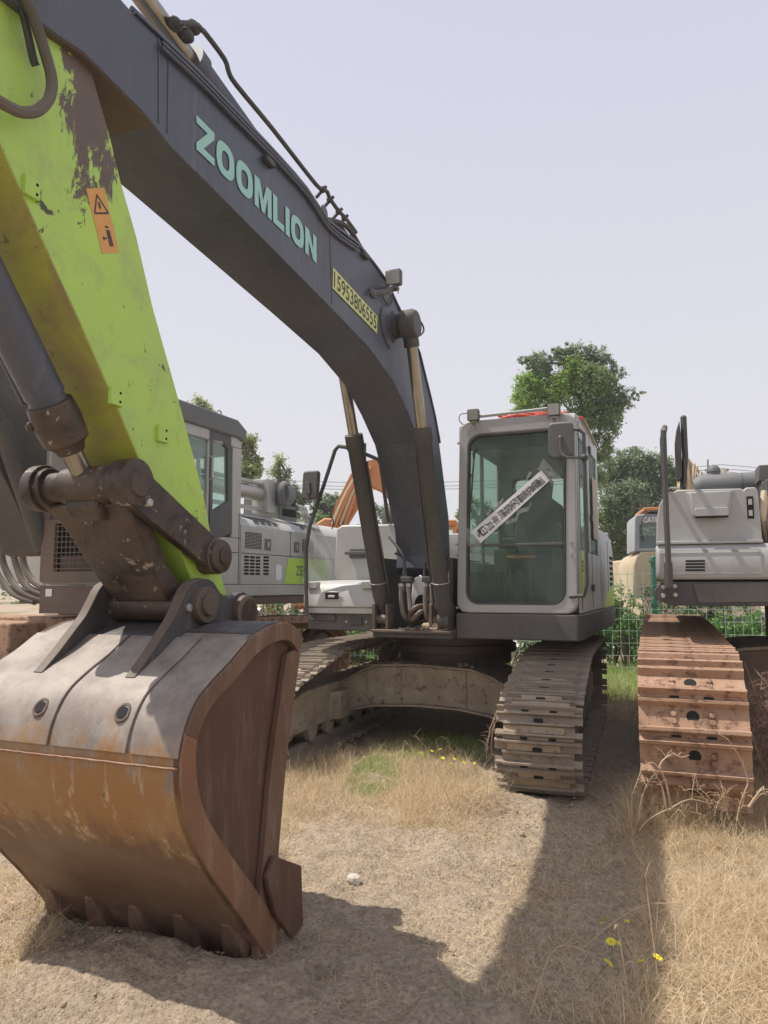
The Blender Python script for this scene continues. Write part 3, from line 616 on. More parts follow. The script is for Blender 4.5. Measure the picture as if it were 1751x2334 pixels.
b = MB().use('frame paint'); pts = [M.py(*p, -.10) for p in ((712, 1415), (699, 1395), (698, 1250), (706, 1200), (737, 1110), (764, 1026), (772, 1017), (800, 1021))]+[M.py(862, 1047, .35), M.py(868, 1060, .6), M.py(885, 1190, .75)]
HR = b.tube(pts, .019, 10).build('handrail', 'frame paint', EX)
b = MB().use('frame paint'); b.tube([M.py(*p, -.10) for p in ((745, 1165), (735, 1150))], .03, 8); b.build('rail_clamp', 'frame paint', HR)
b = MB().use('dark plastic'); c = M.py(709, 1106, -.16); b.loft([[(c[0]+dx*q+dz*.06, c[1]+yy, c[2]+dz*q) for dx, dz in rrect(-.082, .082, -.135, .135, .03, 4)] for yy, q in ((-.03, .9), (-.015, 1), (.02, 1), (.03, .9))])
b.tube([M.py(*p, -.2) for p in ((706, 1108), (702, 1130), (706, 1148), (716, 1158))]+[M.py(714+20, 1160, -.1)], .010, 8, 4); b.prism([(c[0]-.03, c[2]-.07), (c[0]+.02, c[2]-.09), (c[0]+.01, c[2]+.02), (c[0]-.03, c[2]+.03)], 'y', c[1]-.055, c[1]-.02); b.build('mirror', 'dark plastic', EX, .004)
hose(HR, [M.py(*p, -.06) for p in ((738, 1168), (752, 1172), (760, 1190), (757, 1206))], .006)
# ---- boom
LOWP = [(135, 78), (198, 120), (333, 257), (397, 338), (460, 400), (616, 558), (756, 700), (844, 792), (899, 868), (930, 935), (958, 1007), (978, 1100)]
TOPP = [(1004, 1010), (993, 950), (983, 906), (958, 805), (930, 742), (905, 690), (882, 640), (850, 596), (815, 556), (751, 507), (700, 430), (620, 340), (540, 257), (450, 163), (367, 84), (310, 30)]
low = M.yz(LOWP, .215)+[(.10, 2.02), (.16, 1.78), (.13, 1.66), (.20, 1.60), (.34, 1.57), (.46, 1.62), (.50, 1.8), (.47, 2.15)]
top = M.yz(TOPP, .215)
tip = [(-4.75, 3.95), (-5.0, 3.80), (-4.98, 3.62), (-4.75, 3.48)]
outl = low+top+tip
b = MB().use('boom paint'); b.prism(outl, 'x', -.205, .205)
BOOM = b.build('boom', 'boom paint', EX, .006, 20)
# top and bottom flange plates standing slightly proud
def ribbon(b, line, x0, x1, t):
    A = [tuple(p) for p in line]; B = []
    for i, p in enumerate(A):
        d = Vector((A[min(i+1, len(A)-1)][0]-A[max(i-1, 0)][0], A[min(i+1, len(A)-1)][1]-A[max(i-1, 0)][1])).normalized(); B.append((p[0]-d.y*t, p[1]+d.x*t))
    b.loft([[(x0, a[0], a[1]), (x1, a[0], a[1]), (x1, q[0], q[1]), (x0, q[0], q[1])] for a, q in zip(A, B)])
b = MB().use('boom paint'); ribbon(b, [tuple(p) for p in top], -.218, .218, -.012); b.build('boom_top_plate', 'boom paint', BOOM)
for (p, q) in (((751, 507), (757, 700)), ((362, 85), (362, 290)), ((385, 105), (382, 312))):
    (y0, z0), (y1, z1) = M.yz([p, q], .206); z1 += .02; MB().use('boom paint').prism([(y0-.004, z0), (y0+.004, z0), (y1+.004, z1), (y1-.004, z1)], 'x', .204, .2085).build('weld_seam', 'boom paint', BOOM)
b = MB().use('worn steel')
rb = M.yz([(280, 110), (333, 260), (365, 300), (330, 300), (250, 215), (200, 150), (180, 60)], .206)
ribbon(b, [(-4.8, 3.50)]+[tuple(p) for p in low[:3]]+[(low[3][0]+.1, low[3][1]-.002)], -.200, .200, -.005)
b.cyl((-.25, -4.72, 3.72), (.25, -4.72, 3.72), .10); b.build('boom_nose', 'worn steel', BOOM, .006)
# lettering
def glyph(ch):
    t = .30
    if ch == 'Z': return .92, [[(0, 1), (.92, 1), (.92, .80), (.36, .22), (.92, .22), (.92, 0), (0, 0), (0, .2), (.56, .78), (0, .78)]]
    if ch == 'L': return .78, [[(0, 1), (t, 1), (t, .22), (.78, .22), (.78, 0), (0, 0)]]
    if ch == 'I': return t, [[(0, 1), (t, 1), (t, 0), (0, 0)]]
    if ch == 'N': return .95, [[(0, 0), (0, 1), (.30, 1), (.67, .42), (.67, 1), (.95, 1), (.95, 0), (.66, 0), (.28, .58), (.28, 0)]]
    if ch == 'M': return 1.12, [[(0, 0), (0, 1), (.34, 1), (.56, .42), (.78, 1), (1.12, 1), (1.12, 0), (.86, 0), (.86, .62), (.65, 0), (.47, 0), (.26, .62), (.26, 0)]]
    if ch == 'O':
        n = 28; f = lambda a, b2, e: [(.5+a*math.copysign(abs(math.cos(k))**e, math.cos(k)), .5+b2*math.copysign(abs(math.sin(k))**e, math.sin(k))) for k in [2*math.pi*i/n for i in range(n)]]
        return 1.0, (f(.5, .52, .75), f(.21, .28, .75))
word = 'ZOOMLION'; ws = [glyph(c)[0] for c in word]; tot = sum(ws)+.11*7
O0 = np.array(M.px(448, 340, .2095)); OX = np.array(M.px(722, 600, .2095))-O0; OY = np.array(M.px(448, 262, .2095))-O0; tx = 0
for c, w_ in zip(word, ws):
    g = glyph(c)[1]; b = MB().use('letter paint'); f = lambda p: tuple(O0+OX*((tx+p[0])/tot)+OY*p[1])
    if c == 'O':
        A, B = b.loop([f(p) for p in g[0]]), b.loop([f(p) for p in g[1]])
        for i in range(len(A)): j = (i+1) % len(A); b.face([A[i], A[j], B[j], B[i]])
    else: b.face(b.loop([f(p) for p in g[0]]))
    b.build('boom_letter', 'letter paint', BOOM); tx += w_+.11
c4 = [np.array(M.px(*p, .2095)) for p in ((759, 609), (758, 657), (859, 760), (860, 721))]
b = MB().use('plate yellow'); lo, hi = c4[1:3], [c4[0], c4[3]]; b.loft([[tuple(p+np.array([dx, 0, 0])) for p in c4] for dx in (0, .002)]); PL = b.build('number_plate', 'plate yellow', BOOM)
e = c4[2]-c4[1]; u_ = c4[0]-c4[1]
text_on('plate_digits', '15953806555', tuple(c4[1]+e*.02+u_*.12+np.array([.003, 0, 0])), tuple(e*.96), tuple(u_*.76), 'plate ink', PL, .012)
# boom side lamp, pivot boss, clips, cable
x, y, z = M.px(899, 635, .30); o = lamp(x, y, z, BOOM, 'dark plastic', .062)
b = MB().use('dark plastic'); p0 = M.px(899, 652, .30); b.box(p0[0]-.10, p0[0]+.03, p0[1]-.03, p0[1]+.03, p0[2]-.03, p0[2]-.005); p1 = M.px(850, 668, .215); b.tube([p0, M.px(880, 665, .26), p1], .022, 8); b.ball(p1, .045, 8, (.5, 1.3, .8)); b.build('lamp_arm', 'dark plastic', BOOM)
hose(BOOM, [M.px(*p, .22) for p in ((836, 672), (850, 657), (866, 664), (880, 690), (890, 694), (897, 672))], .006); hose(BOOM, [M.px(*p, .212) for p in ((872, 700), (868, 725), (875, 765), (890, 795))], .005)
PV = M.px(928, 738, .33); pvy, pvz = -.955, 3.545
b = MB().use('frame paint'); b.rev((.0, pvy, pvz), (.40, pvy, pvz), [(.45, .10), (.62, .095), (.62, .075), (.70, .075), (.70, .115), (.93, .118), (1.0, .10)], 20); b.rev((0, pvy, pvz), (-.38, pvy, pvz), [(.45, .10), (.62, .095), (.62, .075), (.70, .075), (.70, .115), (.93, .118), (1.0, .10)], 20)
b.prism([(pvy-.17, pvz-.06), (pvy-.05, pvz+.11), (pvy+.1, pvz+.1), (pvy+.10, pvz-.05), (pvy-.02, pvz-.14)], 'x', -.213, .213)
b.build('boom_pivot_pin', 'frame paint', BOOM, .004)
hose(BOOM, [M.px(*p, .36) for p in ((944, 722), (960, 735), (966, 752), (958, 764), (945, 766))], .008)
for p in ((610, 372), (830, 585)):
    x, y, z = M.px(*p, .21); MB().use('frame paint').box(.206, .24, y-.05, y+.04, z-.015, z+.02).build('boom_clip', 'frame paint', BOOM, .006)
# hydraulic pipes along the boom's back
for dx, dz, r in ((.10, .03, .016), (.15, .025, .016), (.19, .018, .012), (-.10, .03, .016)):
    pts = [(dx, y-.0, z+dz+.012) for y, z in top[1:]]
    MB().tube(pts, r, 8, 3).build('hydraulic_pipe', 'boom paint', BOOM)
for dz, r in ((-.028, .009), (-.052, .009)): MB().use('boom paint').tube([(.222, y, z+dz) for y, z in top[8:15]], r, 6, 3).build('hydraulic_pipe', 'boom paint', BOOM)
b = MB().use('frame paint'); b.tube([(.17, y+.02, z+.045) for y, z in top[:9]], .013, 8, 3); b.build('hydraulic_pipe', 'frame paint', BOOM)
# arm cylinder on the boom's back, with its return pipe
a0, a1 = Vector((-.04, -2.05, 4.0)), Vector((-.04, -3.30, 4.24)); d_ = (a1-a0).normalized()
b = MB().use('boom paint'); b.rev(tuple(a0), tuple(a1), [(-.04, .05), (-.04, .085), (.04, .088), (.06, .078), (.93, .078), (.94, .092), (1, .092), (1, .055)], 24); AC = b.build('arm_cylinder', 'boom paint', EX)
MB().use('chrome rod').cyl(tuple(a1-d_*.02), tuple(a1+d_*1.6), .052).build('rod', 'chrome rod', AC)
b = MB().use('boom paint'); b.box(-.10, .10, -2.12, -1.96, 3.83, 4.03); b.cyl((-.13, -2.04, 3.98), (.13, -2.04, 3.98), .05); b.build('cylinder_mount', 'boom paint', BOOM, .008)
b = MB().use('frame paint'); pts = [M.px(*p, .06) for p in ((405, 52), (445, 55), (460, 68), (470, 78), (512, 135), (522, 165), (540, 195), (620, 292), (700, 395), (728, 428), (745, 436), (752, 452), (770, 478), (790, 500), (812, 530))]
b.tube(pts, .014, 8, 3).build('return_pipe', 'frame paint', AC)
for p, q in (((400, 55), (.10)), ((440, 62), (.08)), ((425, 80), .06)): x, y, z = M.px(*p, .03); MB().use('frame paint').ball((x, y, z), .035, 8, (1, 1.4, .9)).build('hose_fitting', 'frame paint', AC)
for p in ((735, 432), (752, 455), (772, 482), (785, 497)): x, y, z = M.px(*p, .06); MB().use('frame paint').ball((x, y, z), .024, 8).tube([(x-.05, y, z-.05), (x+.03, y, z+.02)], .012).build('hose_fitting', 'frame paint', AC)
for s in (-.05, .0): hose(AC, [(s+.05, -1.9, 4.02), (s+.08, -1.6, 4.10), (s+.1, -1.35, 4.02), (s+.12, -1.15, 3.93), (s+.12, -.95, 3.8)], .018)
# ---- boom cylinders
for x, y0, z0, y1, z1 in ((.33, pvy, pvz, -.07, 1.20), (-.30, pvy, pvz, .08, 1.20)):
    p0, p1 = Vector((x, y0, z0)), Vector((x, y1, z1)); d = p1-p0; q = p0+d*.34
    b = MB().use('frame paint'); b.rev(tuple(q), tuple(p1), [(-.02, .05), (-.02, .078), (.05, .08), (.06, .070), (.9, .070), (.92, .078), (.97, .05), (1, .04)], 24); b.cyl((x-.05, y1, z1), (x+.05, y1, z1), .075)
    BC = b.build('boom_cylinder', 'frame paint', EX); b = MB().use('bolt steel')
    c_ = p0+d*.86; b.tube([tuple(c_+Vector((math.cos(t)*.076, math.sin(t)*.074, math.sin(t)*.02))) for t in [k*math.pi/8 for k in range(16)]], .006, 6, closed=True); b.build('wire_tie', 'bolt steel', BC)
    b = MB().use('chrome rod'); b.cyl(tuple(p0+d*.02), tuple(q+d*.01), .044); b.build('rod', 'chrome rod', BC)
    b = MB().use('frame paint'); b.rev((x-.055, y0, z0), (x+.055, y0, z0), [(0, .095), (1, .095)], 20); b.cyl(tuple(p0), tuple(p0+d*.07), .062); b.build('rod_eye', 'frame paint', BC)
    hose(BC, [(x+(.085 if x < 0 else -.085), y1-.03, z1+.1), tuple(p0+d*.7+Vector((.085 if x < 0 else -.085, 0, 0))), tuple(p0+d*.42+Vector((.08 if x < 0 else -.08, 0, 0)))], .010, 'frame paint', 'hydraulic_pipe', 3)
# ---- hoses, valve bank and guard between the cylinders
b = MB().use('frame paint')
x0, _, z0 = M.py(905, 1328, .0); b.box(-.10, .00, -.03, .06, 1.53, 1.58); b.box(.10, .22, -.03, .06, 1.53, 1.58); b.build('hose_manifold', 'frame paint', EX, .006)
for p in ([(-.10, .0, 1.52), (-.095, -.02, 1.36), (-.06, -.03, 1.23), (-.02, .1, 1.16)], [(-.03, 0, 1.52), (-.015, -.02, 1.38), (.01, -.03, 1.24), (.05, .1, 1.17)], [(.13, 0, 1.52), (.135, -.03, 1.36), (.15, -.03, 1.22), (.16, .1, 1.15)], [(.19, 0, 1.52), (.20, -.03, 1.36), (.22, -.03, 1.22), (.24, .1, 1.15)]):
    hose(EX, p, .022, 'dusty rubber'); b = MB().use('bolt steel'); b.rev((p[0][0], p[0][1], p[0][2]-.07), (p[0][0], p[0][1], p[0][2]), [(0, .025), (.6, .025), (.6, .03), (1, .03)], 8).build('hose_fitting', 'bolt steel', EX)
for p in ([(-.26, .1, 1.95), (-.12, .05, 1.80), (-.08, .03, 1.7), (-.09, .02, 1.56)], [(.30, .1, 1.84), (.20, .05, 1.77), (.12, .03, 1.70), (.11, .02, 1.56)], [(-.20, .1, 1.8), (-.12, .1, 1.76), (-.09, .05, 1.68), (-.06, .02, 1.56)], [(.3, .15, 1.76), (.22, .1, 1.74), (.19, .05, 1.64), (.18, .02, 1.56)]): hose(EX, p, .013, 'frame paint', 'hydraulic_pipe')
for p in ([(-.02, .05, 1.14), (.0, -.04, 1.25), (.06, -.05, 1.31), (.12, .0, 1.32), (.24, .05, 1.31)], [(.02, -.06, 1.20), (.05, -.07, 1.22), (.10, -.06, 1.27), (.12, -.02, 1.27)], [(.22, .02, 1.2), (.28, -.02, 1.27), (.3, .05, 1.36)]): hose(EX, p, .024, 'worn steel', 'hose_elbow')
b = MB().use('paper'); b.prism([(-.045, 1.36), (-.02, 1.56), (.05, 1.60), (.095, 1.54), (.12, 1.38), (.10, 1.30), (-.02, 1.24)], 'y', .085, .115); b.build('white_backplate', 'paper', EX, .01)
b = MB().use('black void'); b.prism([(.0, 1.2)]+[(.065+.065*math.cos(t), 1.30+.12*math.sin(t)) for t in [math.pi-math.pi*k/10 for k in range(11)]]+[(.13, 1.2)], 'y', .055, .083); b.build('swivel_cover', 'black void', EX)
b = MB().use('clod')
for i in range(60): b.ball((random.uniform(-.1, .38), random.uniform(-.13, .1), 1.118+random.uniform(0, .012)), random.uniform(.006, .02), 5, (1, 1, .6))
b.build('caked_mud', 'clod', EX); MB().use('clod').rev((.12, -.08, 1.145), (.29, -.05, 1.15), [(0, .015), (.1, .032), (.9, .036), (1, .02)], 12).build('mud_lump', 'clod', EX)
# ---- arm
R1 = [(180, 0), (211, 165), (253, 312), (278, 418), (312, 536), (350, 700), (409, 911), (445, 1048), (467, 1135), (485, 1233)]
L1 = [(347, 1124), (318, 1045), (271, 936), (184, 737), (121, 600), (63, 468), (0, 325)]
ar = [(-4.30, 3.98)]+M.yz(R1, .17)+[(-3.19, 1.52), (-3.12, 1.40), (-3.16, 1.31), (-3.25, 1.30), (-3.36, 1.42), (-3.50, 1.62)]+M.yz(L1, .17)+[(-4.72, 3.15), (-5.0, 3.45), (-5.1, 3.8), (-4.9, 4.1), (-4.55, 4.12)]
b = MB().use('lime paint'); b.prism(ar, 'x', -.168, .168); bm_ = b.bm
ARM = b.build('arm', 'lime paint', EX, .006, 20)
# the arm's underside, muddy: a plate between the side plates
fl = M.yz(L1[::-1], .17); b = MB().use('muddy lime paint'); ribbon(b, [(-4.72, 3.15)]+[tuple(p) for p in fl], -.170, .170, -.006); b.build('arm_underplate', 'muddy lime paint', ARM)
b = MB().use('worn steel'); b.cyl((-.30, -3.17, 1.37), (.30, -3.17, 1.37), .085); b.cyl((-.24, -3.341, 1.637), (.245, -3.341, 1.637), .085); b.build('arm_pin', 'worn steel', ARM, .004)
# warning sticker
s4 = [np.array(M.px(*p, .1685)) for p in ((196, 430), (236, 428), (272, 576), (233, 577))]
b = MB().use('sticker orange'); b.loft([[tuple(p+np.array([dx, 0, 0])) for p in s4] for dx in (0, .0015)]); ST = b.build('warning_sticker', 'sticker orange', ARM)
ex_, ey_ = s4[1]-s4[0], s4[3]-s4[0]
def stp(a, c): return tuple(s4[0]+ex_*a+ey_*c+np.array([.0028, 0, 0]))
b = MB().use('ink')
def strip(pts, wd):
    for (a, c), (a2, c2) in zip(pts, pts[1:]):
        p, q = np.array(stp(a, c)), np.array(stp(a2, c2)); d = q-p; n = np.array([0, -d[2], d[1]]); n = n/np.linalg.norm(n)*wd; b.face(b.loop([tuple(p-n), tuple(q-n), tuple(q+n), tuple(p+n)]))
strip([(.12, .38), (.5, .10), (.9, .40), (.12, .38)], .0035)
strip([(.5, .22), (.5, .32)], .006); strip([(.62, .66), (.62, .80)], .011); strip([(.56, .80), (.56, .92)], .005); strip([(.68, .80), (.68, .92)], .005); strip([(.25, .78), (.45, .78)], .003); strip([(.3, .75), (.25, .78), (.3, .81)], .003); strip([(.5, .60), (.7, .62)], .004)
b.build('sticker_pictogram', 'ink', ST)
for p, mt in (((262, 905), 0), ((368, 990), 1), ((70, 430), 0)):
    x, y, z = M.px(*p, .17); b = MB().use('lime paint'); b.box(.166, .185, y-.035, y+.035, z-.035, z+.035); b.use('black void')
    for q in (-.018, .018): b.rev((.184, y+.015, z+q), (.187, y+.015, z+q), [(0, .006), (1, .006)], 10)
    b.build('arm_bracket', 'lime paint', ARM, .004)
# thick hose over the arm's top
hose(ARM, [M.px(*p, .24) for p in ((-90, 150), (-40, 205), (0, 232), (25, 246), (50, 256), (85, 252), (112, 225), (118, 180), (100, 110), (78, 40), (60, -30))]+[(.2, -4.4, 3.9)], .020, 'dusty rubber')
hose(ARM, [M.px(*p, .2) for p in ((40, -20), (60, 60), (75, 130), (82, 150))], .014, 'black rubber')
# ---- bucket cylinder
c0, c1 = Vector((0, -4.99, 3.27)), Vector((0, -4.12, 2.175)); d = (c1-c0); lk = Vector((0, -3.925, 1.91))
b = MB().use('boom paint'); b.rev(tuple(c0), tuple(c1), [(0, .05), (0, .078), (.93, .078), (.945, .078), (.945, .072), (1, .072)], 28); BK = b.build('bucket_cylinder', 'boom paint', EX)
b = MB().use('greasy steel'); b.rev(tuple(c1), tuple(c1+(lk-c1)*.52), [(-.25, .088), (0, .094), (.25, .096), (.7, .09), (.85, .062), (1, .055)], 24); b.ball(tuple(c1+Vector((-.07, -.04, -.06))), .022, 6)
for k in range(8): t = k*math.pi/4; b.cyl(tuple(c1+Vector((math.cos(t)*.085, math.sin(t)*.06, math.sin(t)*.05))), tuple(c1+Vector((math.cos(t)*.085, math.sin(t)*.06, math.sin(t)*.05))+(lk-c1).normalized()*.02), .012, n=6)
b.build('cylinder_gland', 'worn steel', BK, .003)
MB().use('chrome rod').cyl(tuple(c1), tuple(lk), .042).build('rod', 'chrome rod', BK)
hose(BK, [(-.085, -4.95, 3.25), (-.10, -4.55, 2.72), (-.10, -4.30, 2.38), (-.09, -4.18, 2.2)], .012, 'boom paint', 'hydraulic_pipe', 3)
# ---- linkage
b = MB().use('greasy steel'); b.rev((-.275, lk.y, lk.z), (.275, lk.y, lk.z), [(0, .04), (0, .098), (.10, .100), (.105, .062), (.30, .064), (.31, .078), (.70, .08), (.72, .072), (.80, .075), (.81, .098), (.97, .098), (.98, .06), (1, .058)], 28)
LK = b.build('link_pin', 'greasy steel', EX, .004)
def bar(b, p, q, r0, r1, x0, x1):
    p, q = Vector(p), Vector(q); d = (q-p).normalized(); a = math.atan2(d.y, d.x); pts = []
    for k in range(9): t = a+math.pi/2+math.pi*k/8; pts.append((p.x+r0*math.cos(t), p.y+r0*math.sin(t)))
    for k in range(9): t = a-math.pi/2+math.pi*k/8; pts.append((q.x+r1*math.cos(t), q.y+r1*math.sin(t)))
    b.prism(pts, 'x', x0, x1)
for s in (-1, 1):
    b = MB().use('greasy steel'); x0, x1 = sorted((s*.19, s*.235)); bar(b, (lk.y, lk.z), (-3.341, 1.637), .085, .075, x0, x1)
    b.rev((s*.235, -3.341, 1.637), (s*.275, -3.341, 1.637), [(0, .08), (.8, .078), (1, .06)], 20); b.rev((s*.275, -3.341, 1.637), (s*.285, -3.341, 1.637), [(0, .04), (1, .038)], 14)
    b.use('bolt steel').rev((s*.235, lk.y+.06, lk.z-.075), (s*.275, lk.y+.06, lk.z-.075), [(0, .02), (1, .02)], 6); b.build('link_lever', 'worn steel', EX, .005)
b = MB().use('greasy steel')
def sec(y, z, hw, t): return [(-hw, y-t*.7, z-t*.6), (hw, y-t*.7, z-t*.6), (hw, y+t*.7, z+t*.6), (-hw, y+t*.7, z+t*.6)]
pb = (-3.50, 1.415)
b.loft([sec(lk.y+.03, lk.z-.05, .20, .055), sec(lk.y+.12, lk.z-.15, .19, .05), sec(-3.66, 1.58, .165, .05), sec(pb[0]-.04, pb[1]+.05, .155, .06)])
b.rev((-.20, pb[0], pb[1]), (.22, pb[0], pb[1]), [(0, .075), (1, .075)], 22)
b.rev((-.09, lk.y+.02, lk.z-.085), (.09, lk.y+.02, lk.z-.085), [(0, .035), (.05, .06), (.95, .06), (1, .035)], 18); b.build('bucket_link', 'worn steel', EX, .01)
# ---- bucket
BX0, BX1 = -.52, .62
back = [(-3.20, 1.255), (-3.26, 1.305), (-3.35, 1.335), (-3.45, 1.335), (-3.555, 1.315), (-3.66, 1.278), (-3.779, 1.208), (-3.90, 1.147), (-4.0, 1.08), (-4.065, .98), (-4.088, .869), (-4.065, .727), (-4.005, .597), (-3.866, .42), (-3.70, .235), (-3.56, .07), (-3.47, -.03)]
backS = [p[:2] for p in spline([(y, z, 0) for y, z in back], 4)]
front = [(-3.43, -.02), (-3.42, .12), (-3.40, .30), (-3.37, .5), (-3.335, .724), (-3.30, .88), (-3.274, .98), (-3.235, 1.12), (-3.205, 1.22)]
def inset(poly, t):
    o = []; m = len(poly)
    for i in range(m):
        a, p, c = Vector(poly[max(i-1, 0)]), Vector(poly[i]), Vector(poly[min(i+1, m-1)]); d = (c-a).normalized(); o.append((p.x-d.y*t, p.y+d.x*t))
    return o
ins = inset(backS, .03)
b = MB().use('bucket skin'); nS = len(backS)
b.prism(backS+ins[::-1], 'x', BX0, BX1-.001); BU = b.build('bucket', 'bucket skin', EX, .003, 30)
for s, x0, x1 in ((1, BX1-.03, BX1), (-1, BX0, BX0+.03)):
    side = backS+front
    xs = (x1-.034, x0-.01) if s > 0 else (x0+.034, x1+.01)
    b = MB().use('bucket side'); b.prism([(y+(.004 if y < -3.4 else -.004), z) for y, z in side], 'x', min(xs), max(xs))
    rim = inset(backS, .075); X0, X1 = (x1-.034, x1+.004) if s > 0 else (x0-.004, x0+.034)
    b.use('bucket rim'); A, Bq = backS[36:], [(p[0]+(q[0]-p[0])*(1+.9*i/30), p[1]+(q[1]-p[1])*(1+.9*i/30)) for i, (p, q) in enumerate(zip(backS[36:], rim[36:]))]
    b.prism([p for p in A]+[p for p in Bq[::-1]], 'x', X0, X1)
    b.use('bucket edge'); b.prism([p for p in backS[:37]]+[(y, z) for y, z in rim[36::-1]], 'x', X0, X1)
    ff = front; b.prism(ff+[(y-.13, z-.02) for y, z in ff[::-1]], 'x', X0+(.001 if s > 0 else .007), X1+(-.008 if s > 0 else -.001))
    b.build('side_plate', 'bucket side', BU, .006, 30)
# wear plate over the upper back, in three fields with gaps; weld bead below it
def band(x0, x1, i0, i1, t=.010, mat='bucket skin', name='wear_plate'):
    A = backS[i0:i1]; Bq = inset(A, -t); MB().use(mat).prism(A+Bq[::-1], 'x', x0, x1).build(name, mat, BU, .003, 30)
i_top = 20; i_low = 40
for x0, x1 in ((-.515, .012), (.030, .385), (.403, .612)): band(x0, x1, i_top, i_low)
b = MB().use('bucket rim'); y_, z_ = backS[i_low]
b.tube([(BX0+.01+k*.02, y_-.004, z_-.004+random.uniform(-.0012, .0012)) for k in range(int((BX1-BX0)/.02))], .005, 6); b.build('weld_bead', 'bucket rim', BU)
for x, y, z in ((-.071, -4.047, 1.028), (.327, -4.044, 1.032)):
    b = MB().use('worn steel'); d = Vector((0, -.80, .60)).normalized(); c = Vector((x, y, z)); u1 = Vector((1, 0, 0)); v1 = d.cross(u1)
    b.tube([tuple(c+d*.002+(u1*math.cos(t)*.028+v1*math.sin(t)*.034)) for t in [k*math.pi/9 for k in range(18)]], .008, 6, closed=True)
    b.use('black void').rev(tuple(c-d*.01), tuple(c+d*.008), [(0, .023), (1, .023)], 16); b.build('bucket_eye', 'worn steel', BU)
# ears
def ear(x):
    e = [(-3.50-.0, 1.53), (-3.60, 1.50), (-3.655, 1.42), (-3.70, 1.36), (-3.76, 1.30), (-3.84, 1.22), (-3.93, 1.14), (-3.88, 1.12), (-3.6, 1.22), (-3.4, 1.26), (-3.12, 1.20), (-3.05, 1.28), (-3.07, 1.40), (-3.16, 1.47), (-3.28, 1.44), (-3.36, 1.47), (-3.42, 1.52)]
    b = MB().use('blackened steel'); b.prism([p[:2] for p in spline([(y, z, 0) for y, z in e], 3, True)], 'x', x-.02, x+.02)
    s = 1 if x > 0 else -1
    b.use('worn steel'); b.rev((x, pb[0], pb[1]), (x+s*.055, pb[0], pb[1]), [(0, .085), (1, .08)], 22); b.rev((x+s*.055, pb[0], pb[1]), (x+s*.075, pb[0], pb[1]), [(0, .05), (1, .048)], 16); b.rev((x, -3.15, 1.36), (x+s*.05, -3.15, 1.36), [(0, .085), (1, .08)], 22)
    b.use('bolt steel'); b.rev((x, pb[0]-.10, pb[1]-.01), (x+s*.035, pb[0]-.10, pb[1]-.01), [(0, .02), (1, .02)], 6); b.rev((x, -3.06, 1.37), (x+s*.06, -3.06, 1.37), [(0, .022), (1, .022)], 6)
    rimy = [(-3.50, 1.535), (-3.60, 1.505), (-3.658, 1.425), (-3.70, 1.365), (-3.76, 1.305), (-3.84, 1.225), (-3.93, 1.145)]
    b.use('worn steel'); ribbon(b, [p[:2] for p in spline([(y, z, 0) for y, z in rimy], 3)], x-.024, x+.024, .008)
    return b.build('ear_plate', 'blackened steel', BU, .003, 30)
ear(-.225); ear(.25)
# dark strips between the ears and right of them
band(-.20, .228, 8, 24, .004, 'blackened steel', 'saddle_plate'); band(.272, .60, 6, 19, .004, 'blackened steel', 'saddle_plate')
for i in range(5):
    x = BX0+.10+i*(BX1-BX0-.20)/4; p0 = Vector((-3.78, .325)); dl = (Vector((-3.46, -.05))-p0); L1_ = dl.length; dl.normalize(); nl = Vector((dl.y, -dl.x)); nl = nl if nl.x < 0 else -nl
    b = MB().use('bucket edge'); secs = []
    for f, hw, t in ((.45, .022, .006), (.62, .050, .030), (.85, .062, .060), (1.0, .064, .072), (1.12, .058, .055), (1.13, .050, .046), (1.32, .040, .030), (1.50, .026, .008)):
        c = p0+dl*(L1_*f); lo_ = c-nl*(.004 if f < 1 else .02*(1.5-f)/.5); hi_ = c+nl*t; secs.append([(x-hw, lo_.x, lo_.y), (x+hw, lo_.x, lo_.y), (x+hw*.85, hi_.x, hi_.y), (x-hw*.85, hi_.x, hi_.y)])
    b.loft(secs); b.build('tooth', 'bucket edge', BU, .006)
MB().use('bucket edge').prism([(-3.62, .142), (-3.45, -.085), (-3.41, -.05), (-3.56, .17)], 'x', BX0, BX1).build('cutting_edge', 'bucket side', BU, .006)
for x in (BX1+.006, BX0-.03):
    b = MB().use('bucket side'); sc4 = M.yz([(620, 1950), (640, 1958), (679, 1972), (683, 2105), (660, 2140), (620, 2085), (600, 2000)], BX1+.01); b.prism(sc4, 'x', x, x+.024); b.build('side_cutter', 'bucket side', BU, .005)
# ============================================================ second excavator, behind the arm on the left
LF = Frame(-1.59, 8.2, 24)
LX = root('excavator', LF, 'larger white excavator with vented hood and lime band, half hidden behind the lime arm', 'excavator', 'excavators parked in the yard')
def P0(u, v, x=0.): return LF.px(u, v, x)
whl = ((-2.0, .55, .50), (2.0, .55, .46)); pl_ = loop_track(-2.0, 2.0, .55, .55, .50, .48, .03)
t1 = crawler(LX, -.48, .12, pl_, .216, 'rusty track', shoe2, whl, 'brown shade paint'); t2 = copy_tree(t1, LX); t2.location.x = -2.45  # its rust brown carries the tint of lens glare
MB().use('blackened steel').box(-2.9, -.35, -2.1, 2.3, .22, .80).build('undercarriage_frame', 'blackened steel', LX, .02)
MB().use('rusty track').box(-2.3, -1.1, -2.0, 2.0, .80, 1.16).box(-2.9, -.5, -1.6, -1.2, .80, 1.2).build('cross_beam', 'rusty track', LX, .02)
MB().use('brown shade paint').rev((-1.5, .3, .85), (-1.5, .3, 1.24), [(0, .75), (1, .75)], 30).build('turntable', 'brown shade paint', LX)
b = MB().use('white paint'); b.box(-.2, .0, -.4, 4.6, 1.385, 1.508); d1 = b.build('deck_rail', 'white paint', LX, .008)
